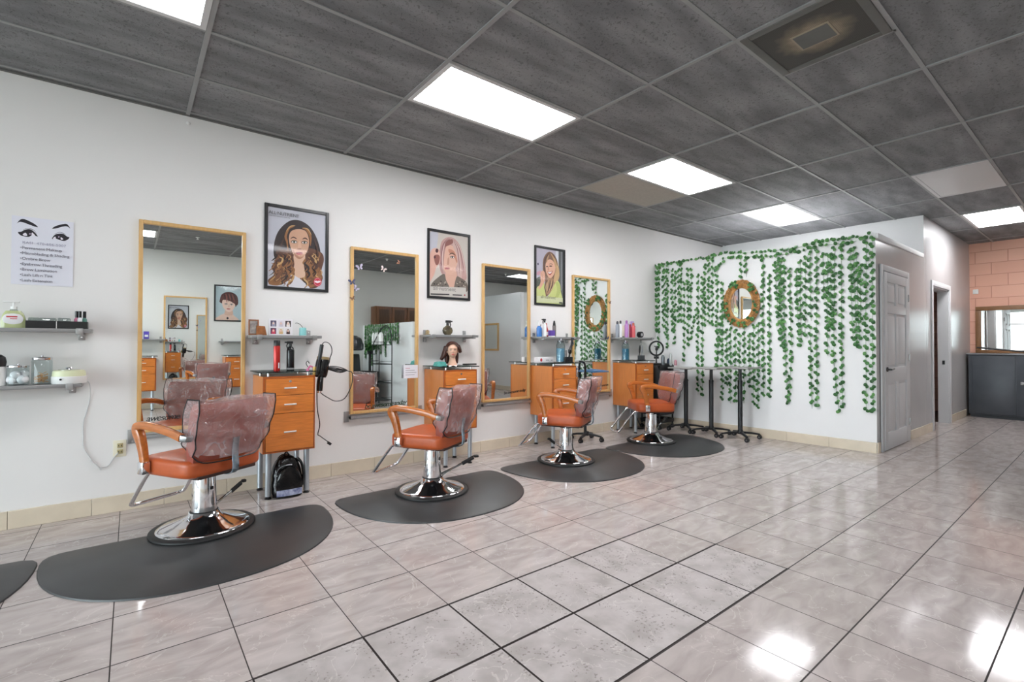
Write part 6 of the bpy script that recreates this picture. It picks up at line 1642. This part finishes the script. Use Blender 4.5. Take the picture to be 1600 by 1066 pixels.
for k in range(70):
    th = rnd.choice([rnd.uniform(-2.5, -0.8), rnd.uniform(-0.8, 0.1), rnd.uniform(2.0, 3.6), rnd.uniform(0.8, 1.4)])
    q = rnd.uniform(0.75, 1.05)
    add_leaf(bm, (-0.045 - 0.012 * rnd.random(), 0.235 * q * math.cos(th), 0.308 * q * math.sin(th)), 0.036, rnd.random() * 6, rnd.uniform(-0.5, 0.5), rnd.uniform(-0.5, 0.5))
o = bpy.data.objects.new('leaves', bpy.data.meshes.new('leaves')); COL.objects.link(o); bm.to_mesh(o.data); bm.free(); o.data.materials.append(LEAF); o.parent = t

# ------------------------------------------------------------------ things seen only through the mirrors
# low divider with ivy, shelf rack, dryer chairs, wall cabinets, second enclosed room
b = MB(); b.span((4.36, YO, 0), (4.46, 0.30, 1.66), IVY_WALL, 0.002); struct(b.build('wall_divider'))
for k in range(15):
    y = -2.1 + 1.75 * k / 14
    ivy_strand('hanging_ivy', y, 1.64, y + 0.02, 1.64 - (0.35 + 0.75 * rnd.random()) * (1.0 if k < 10 else 0.55), 'ivy strand on the low divider seen in the butterfly mirror', 'ivy strands on the low divider', 1.5, X=4.36, size=0.06)
t = thing('wall_cabinet', 'brown wooden wall cupboard seen high in the butterfly mirror', 'cupboard', (5.35, YO, 1.62))
b = MB(); b.span((-0.8, 0.002, 0), (0.8, 0.30, 0.5), DARKWOOD, 0.004); b.build('body', t)
for k in range(4):
    x = -0.79 + 0.395 * k
    b = MB(); b.span((x + 0.01, 0.30, 0.01), (x + 0.385, 0.318, 0.49), DARKWOOD, 0.003); b.span((x + 0.07, 0.316, 0.07), (x + 0.325, 0.322, 0.43), DARKWOOD2, 0.003); b.build('door', t)
b = MB(); b.span((7.9, YO, 0), (8.0, -0.66, 2.57), IVY_WALL, 0.002); b.span((8.0, -0.76, 0), (XB, -0.66, 2.57), OPP_WALL); struct(b.build('wall_hall'))
skirting('baseboard_hall', (7.9, -0.66), (7.9, YO), -1, 0, 0.1)
t = thing('wall_mirror', 'small wood framed mirror reflected in the third tall mirror', 'mirror', (7.9, -1.95, 1.42))
b = MB()
for a, e in (((-0.35, 0.33), (0.35, 0.38)), ((-0.35, -0.38), (0.35, -0.33)), ((-0.35, -0.33), (-0.30, 0.33)), ((0.30, -0.33), (0.35, 0.33))): b.span((-0.03, *a), (-0.001, *e), OAK, 0.004)
b.build('frame', t)
b = MB(); b.span((-0.012, -0.3, -0.33), (-0.006, 0.3, 0.33), MIRROR); b.build('mirror_glass', t)
t = thing('shelf_rack', 'black iron arched shelf rack seen in the butterfly mirror', 'shelf rack', (4.02, -0.22, 0), PI / 2)
b = MB()
arch = [(-0.31, 0, 0)] + [(-0.31, 0, 1.25)] + [(-0.31 * math.cos(a), 0, 1.25 + 0.34 * math.sin(a)) for a in [PI * k / 14 for k in range(1, 14)]] + [(0.31, 0, 1.25), (0.31, 0, 0)]
b.tube(arch, 0.011, IRON, 8); b.tube([(0, 0.26, 0), (0, 0.26, 1.2), (0, 0.1, 1.52), (0, 0, 1.59)], 0.010, IRON, 8)
for k in range(1, 7): b.tube([(0.31 * math.cos(PI * k / 7) , 0, 1.22), (0.2 * math.cos(PI * k / 7), 0, 1.25 + 0.36 * math.sin(PI * k / 7))], 0.004, IRON, 6)
b.build('frame', t)
for z in (0.12, 0.45, 0.82, 1.2):
    b = MB(); half = [(0.31 * math.cos(PI * k / 12), 0.27 * math.sin(PI * k / 12)) for k in range(13)]
    b.tube([(x, y, z) for x, y in half], 0.008, IRON, 6); b.tube([(-0.31, 0, z), (0.31, 0, z)], 0.008, IRON, 6); b.tube([(x, y, z + 0.055) for x, y in half], 0.005, IRON, 6)
    b.prism(half, (0, 0, z - 0.004), (1, 0, 0), (0, 1, 0), 0.006, GLASS_TOP if z > 0.3 else IRON); b.build('shelf', t)
for k in range(5):
    blob('hair_bottle', 'white bottle on the top tier of the iron rack in the butterfly mirror', 'bottle', (3.86 + 0.02 * (k % 2), -0.44 + 0.1 * k, 1.206), bottle_prof(0.034, 0.24), WHITE_PL, group='white bottles on the iron rack')
def dryer_chair(x, y, label):
    t = thing('dryer_chair', label, 'dryer chair', (x, y, 0), math.radians(-20), 'black hood dryer chairs')
    b = MB(); b.box((0, 0, 0.42), (0.56, 0.56, 0.14), BLACK, 0.03, 3); b.build('seat', t)
    b = MB(); b.box((0, -0.27, 0.72), (0.56, 0.12, 0.56), mat('dryer_vinyl', (46, 48, 52), rough=0.3), 0.03, 3, Matrix.Rotation(0.12, 3, 'X')); b.build('backrest', t)
    for s in (-1, 1):
        b = MB(); b.box((s * 0.32, 0, 0.46), (0.09, 0.56, 0.36), BLACK, 0.025, 3); b.build('armrest', t)
    b = MB(); b.span((-0.30, -0.30, 0.0), (0.30, 0.28, 0.30), BLACK, 0.01); b.build('base', t)
    b = MB(); b.cyl((0, -0.36, 0.3), (0, -0.36, 1.25), 0.022, CHROME); b.build('post', t)
    b = MB(); b.lathe([(0.17, 0.0), (0.20, 0.02), (0.205, 0.12), (0.16, 0.25), (0.06, 0.31), (0, 0.315)], (0, -0.12, 1.08), mat('dryer_hood', (60, 62, 66), rough=0.25), 28); b.tube([(0, -0.36, 1.24), (0, -0.3, 1.28)], 0.02, BLACK, 8); b.build('hood', t)
dryer_chair(3.5, -1.75, 'black hooded dryer chair seen at the edge of the butterfly mirror')
dryer_chair(3.72, -0.95, 'black chair with grey back beside the iron rack in the butterfly mirror')
t = thing('potted_plant', 'round green plant seen in front of the ivy in the butterfly mirror', 'plant', (4.2, -1.47, 1.0))
bm = bmesh.new()
for k in range(160):
    a, e = rnd.random() * 2 * PI, math.acos(2 * rnd.random() - 1)
    q = 0.11 * (0.7 + 0.3 * rnd.random())
    add_leaf(bm, (q * math.sin(e) * math.cos(a), q * math.sin(e) * math.sin(a), 0.15 + 0.85 * q * math.cos(e)), 0.05, rnd.random() * 6, rnd.uniform(-1, 1), rnd.random() * 6)
o = bpy.data.objects.new('foliage', bpy.data.meshes.new('foliage')); COL.objects.link(o); bm.to_mesh(o.data); bm.free(); o.data.materials.append(LEAF); o.parent = t
b = MB(); b.lathe([(0, 0), (0.05, 0), (0.065, 0.09), (0.06, 0.09), (0, 0.08)], (0, 0, 0), BLACK, 18); b.build('pot', t)
b = MB(); b.cyl((4.2, -1.47, 0.02), (4.2, -1.47, 0.99), 0.03, BLACK); b.cyl((4.2, -1.47, 0), (4.2, -1.47, 0.02), 0.15, BLACK, seg=28); b.cyl((4.2, -1.47, 0.985), (4.2, -1.47, 1.0), 0.12, BLACK, seg=28)
tag(b.build('plant_stand'), 'black post stand under the round plant in the butterfly mirror', 'stand')
t = thing('potted_plant', 'small leafy plant on the opposite shelf in the first mirror', 'plant', (0.02, YO + 0.1, 1.30))
bm = bmesh.new()
for k in range(70):
    a, e = rnd.random() * 2 * PI, math.acos(2 * rnd.random() - 1)
    add_leaf(bm, (0.055 * math.sin(e) * math.cos(a), 0.055 * math.sin(e) * math.sin(a), 0.12 + 0.06 * math.cos(e)), 0.04, rnd.random() * 6, rnd.uniform(-1, 1), rnd.random() * 6)
o = bpy.data.objects.new('foliage', bpy.data.meshes.new('foliage')); COL.objects.link(o); bm.to_mesh(o.data); bm.free(); o.data.materials.append(LEAF); o.parent = t
b = MB(); b.lathe([(0, 0), (0.03, 0), (0.036, 0.07), (0, 0.065)], (0, 0, 0), BLACK, 16); b.build('pot', t)
b = MB(); b.box((0, 0, 0.07), (0.08, 0.05, 0.14), mat('violet_box', (86, 70, 170), rough=0.4), 0.003); b.box((0, 0.0255, 0.06), (0.05, 0.002, 0.04), LBL)
tag(b.build('product_box', loc=(0.22, YO + 0.1, 1.30)), 'violet product box on the opposite shelf in the first mirror', 'box')

# ------------------------------------------------------------------ daylight and camera exposure
wd = bpy.data.worlds.new('sky'); SC.world = wd; wd.use_nodes = True
nd, lk = wd.node_tree.nodes, wd.node_tree.links
nd.clear()
out = nd.new('ShaderNodeOutputWorld'); bg = nd.new('ShaderNodeBackground')
bg.inputs[0].default_value = (0.90, 0.95, 1.0, 1); bg.inputs[1].default_value = 8.0
lk.new(bg.outputs[0], out.inputs[0])
pl = bpy.data.lights.new('window_portal', 'AREA'); pl.shape = 'RECTANGLE'; pl.size = W - YO; pl.size_y = 2.5
pl.cycles.is_portal = True
po = bpy.data.objects.new('window_portal', pl); COL.objects.link(po)
po.location = (XW - 0.12, (W + YO) / 2, 1.37); po.rotation_euler = (PI / 2, 0, -PI / 2)
vs = SC.view_settings
SC.display_settings.display_device = 'sRGB'
vs.view_transform = 'Standard'; vs.look = 'None'; vs.exposure = 0.8; vs.gamma = 1.0; vs.use_curve_mapping = False
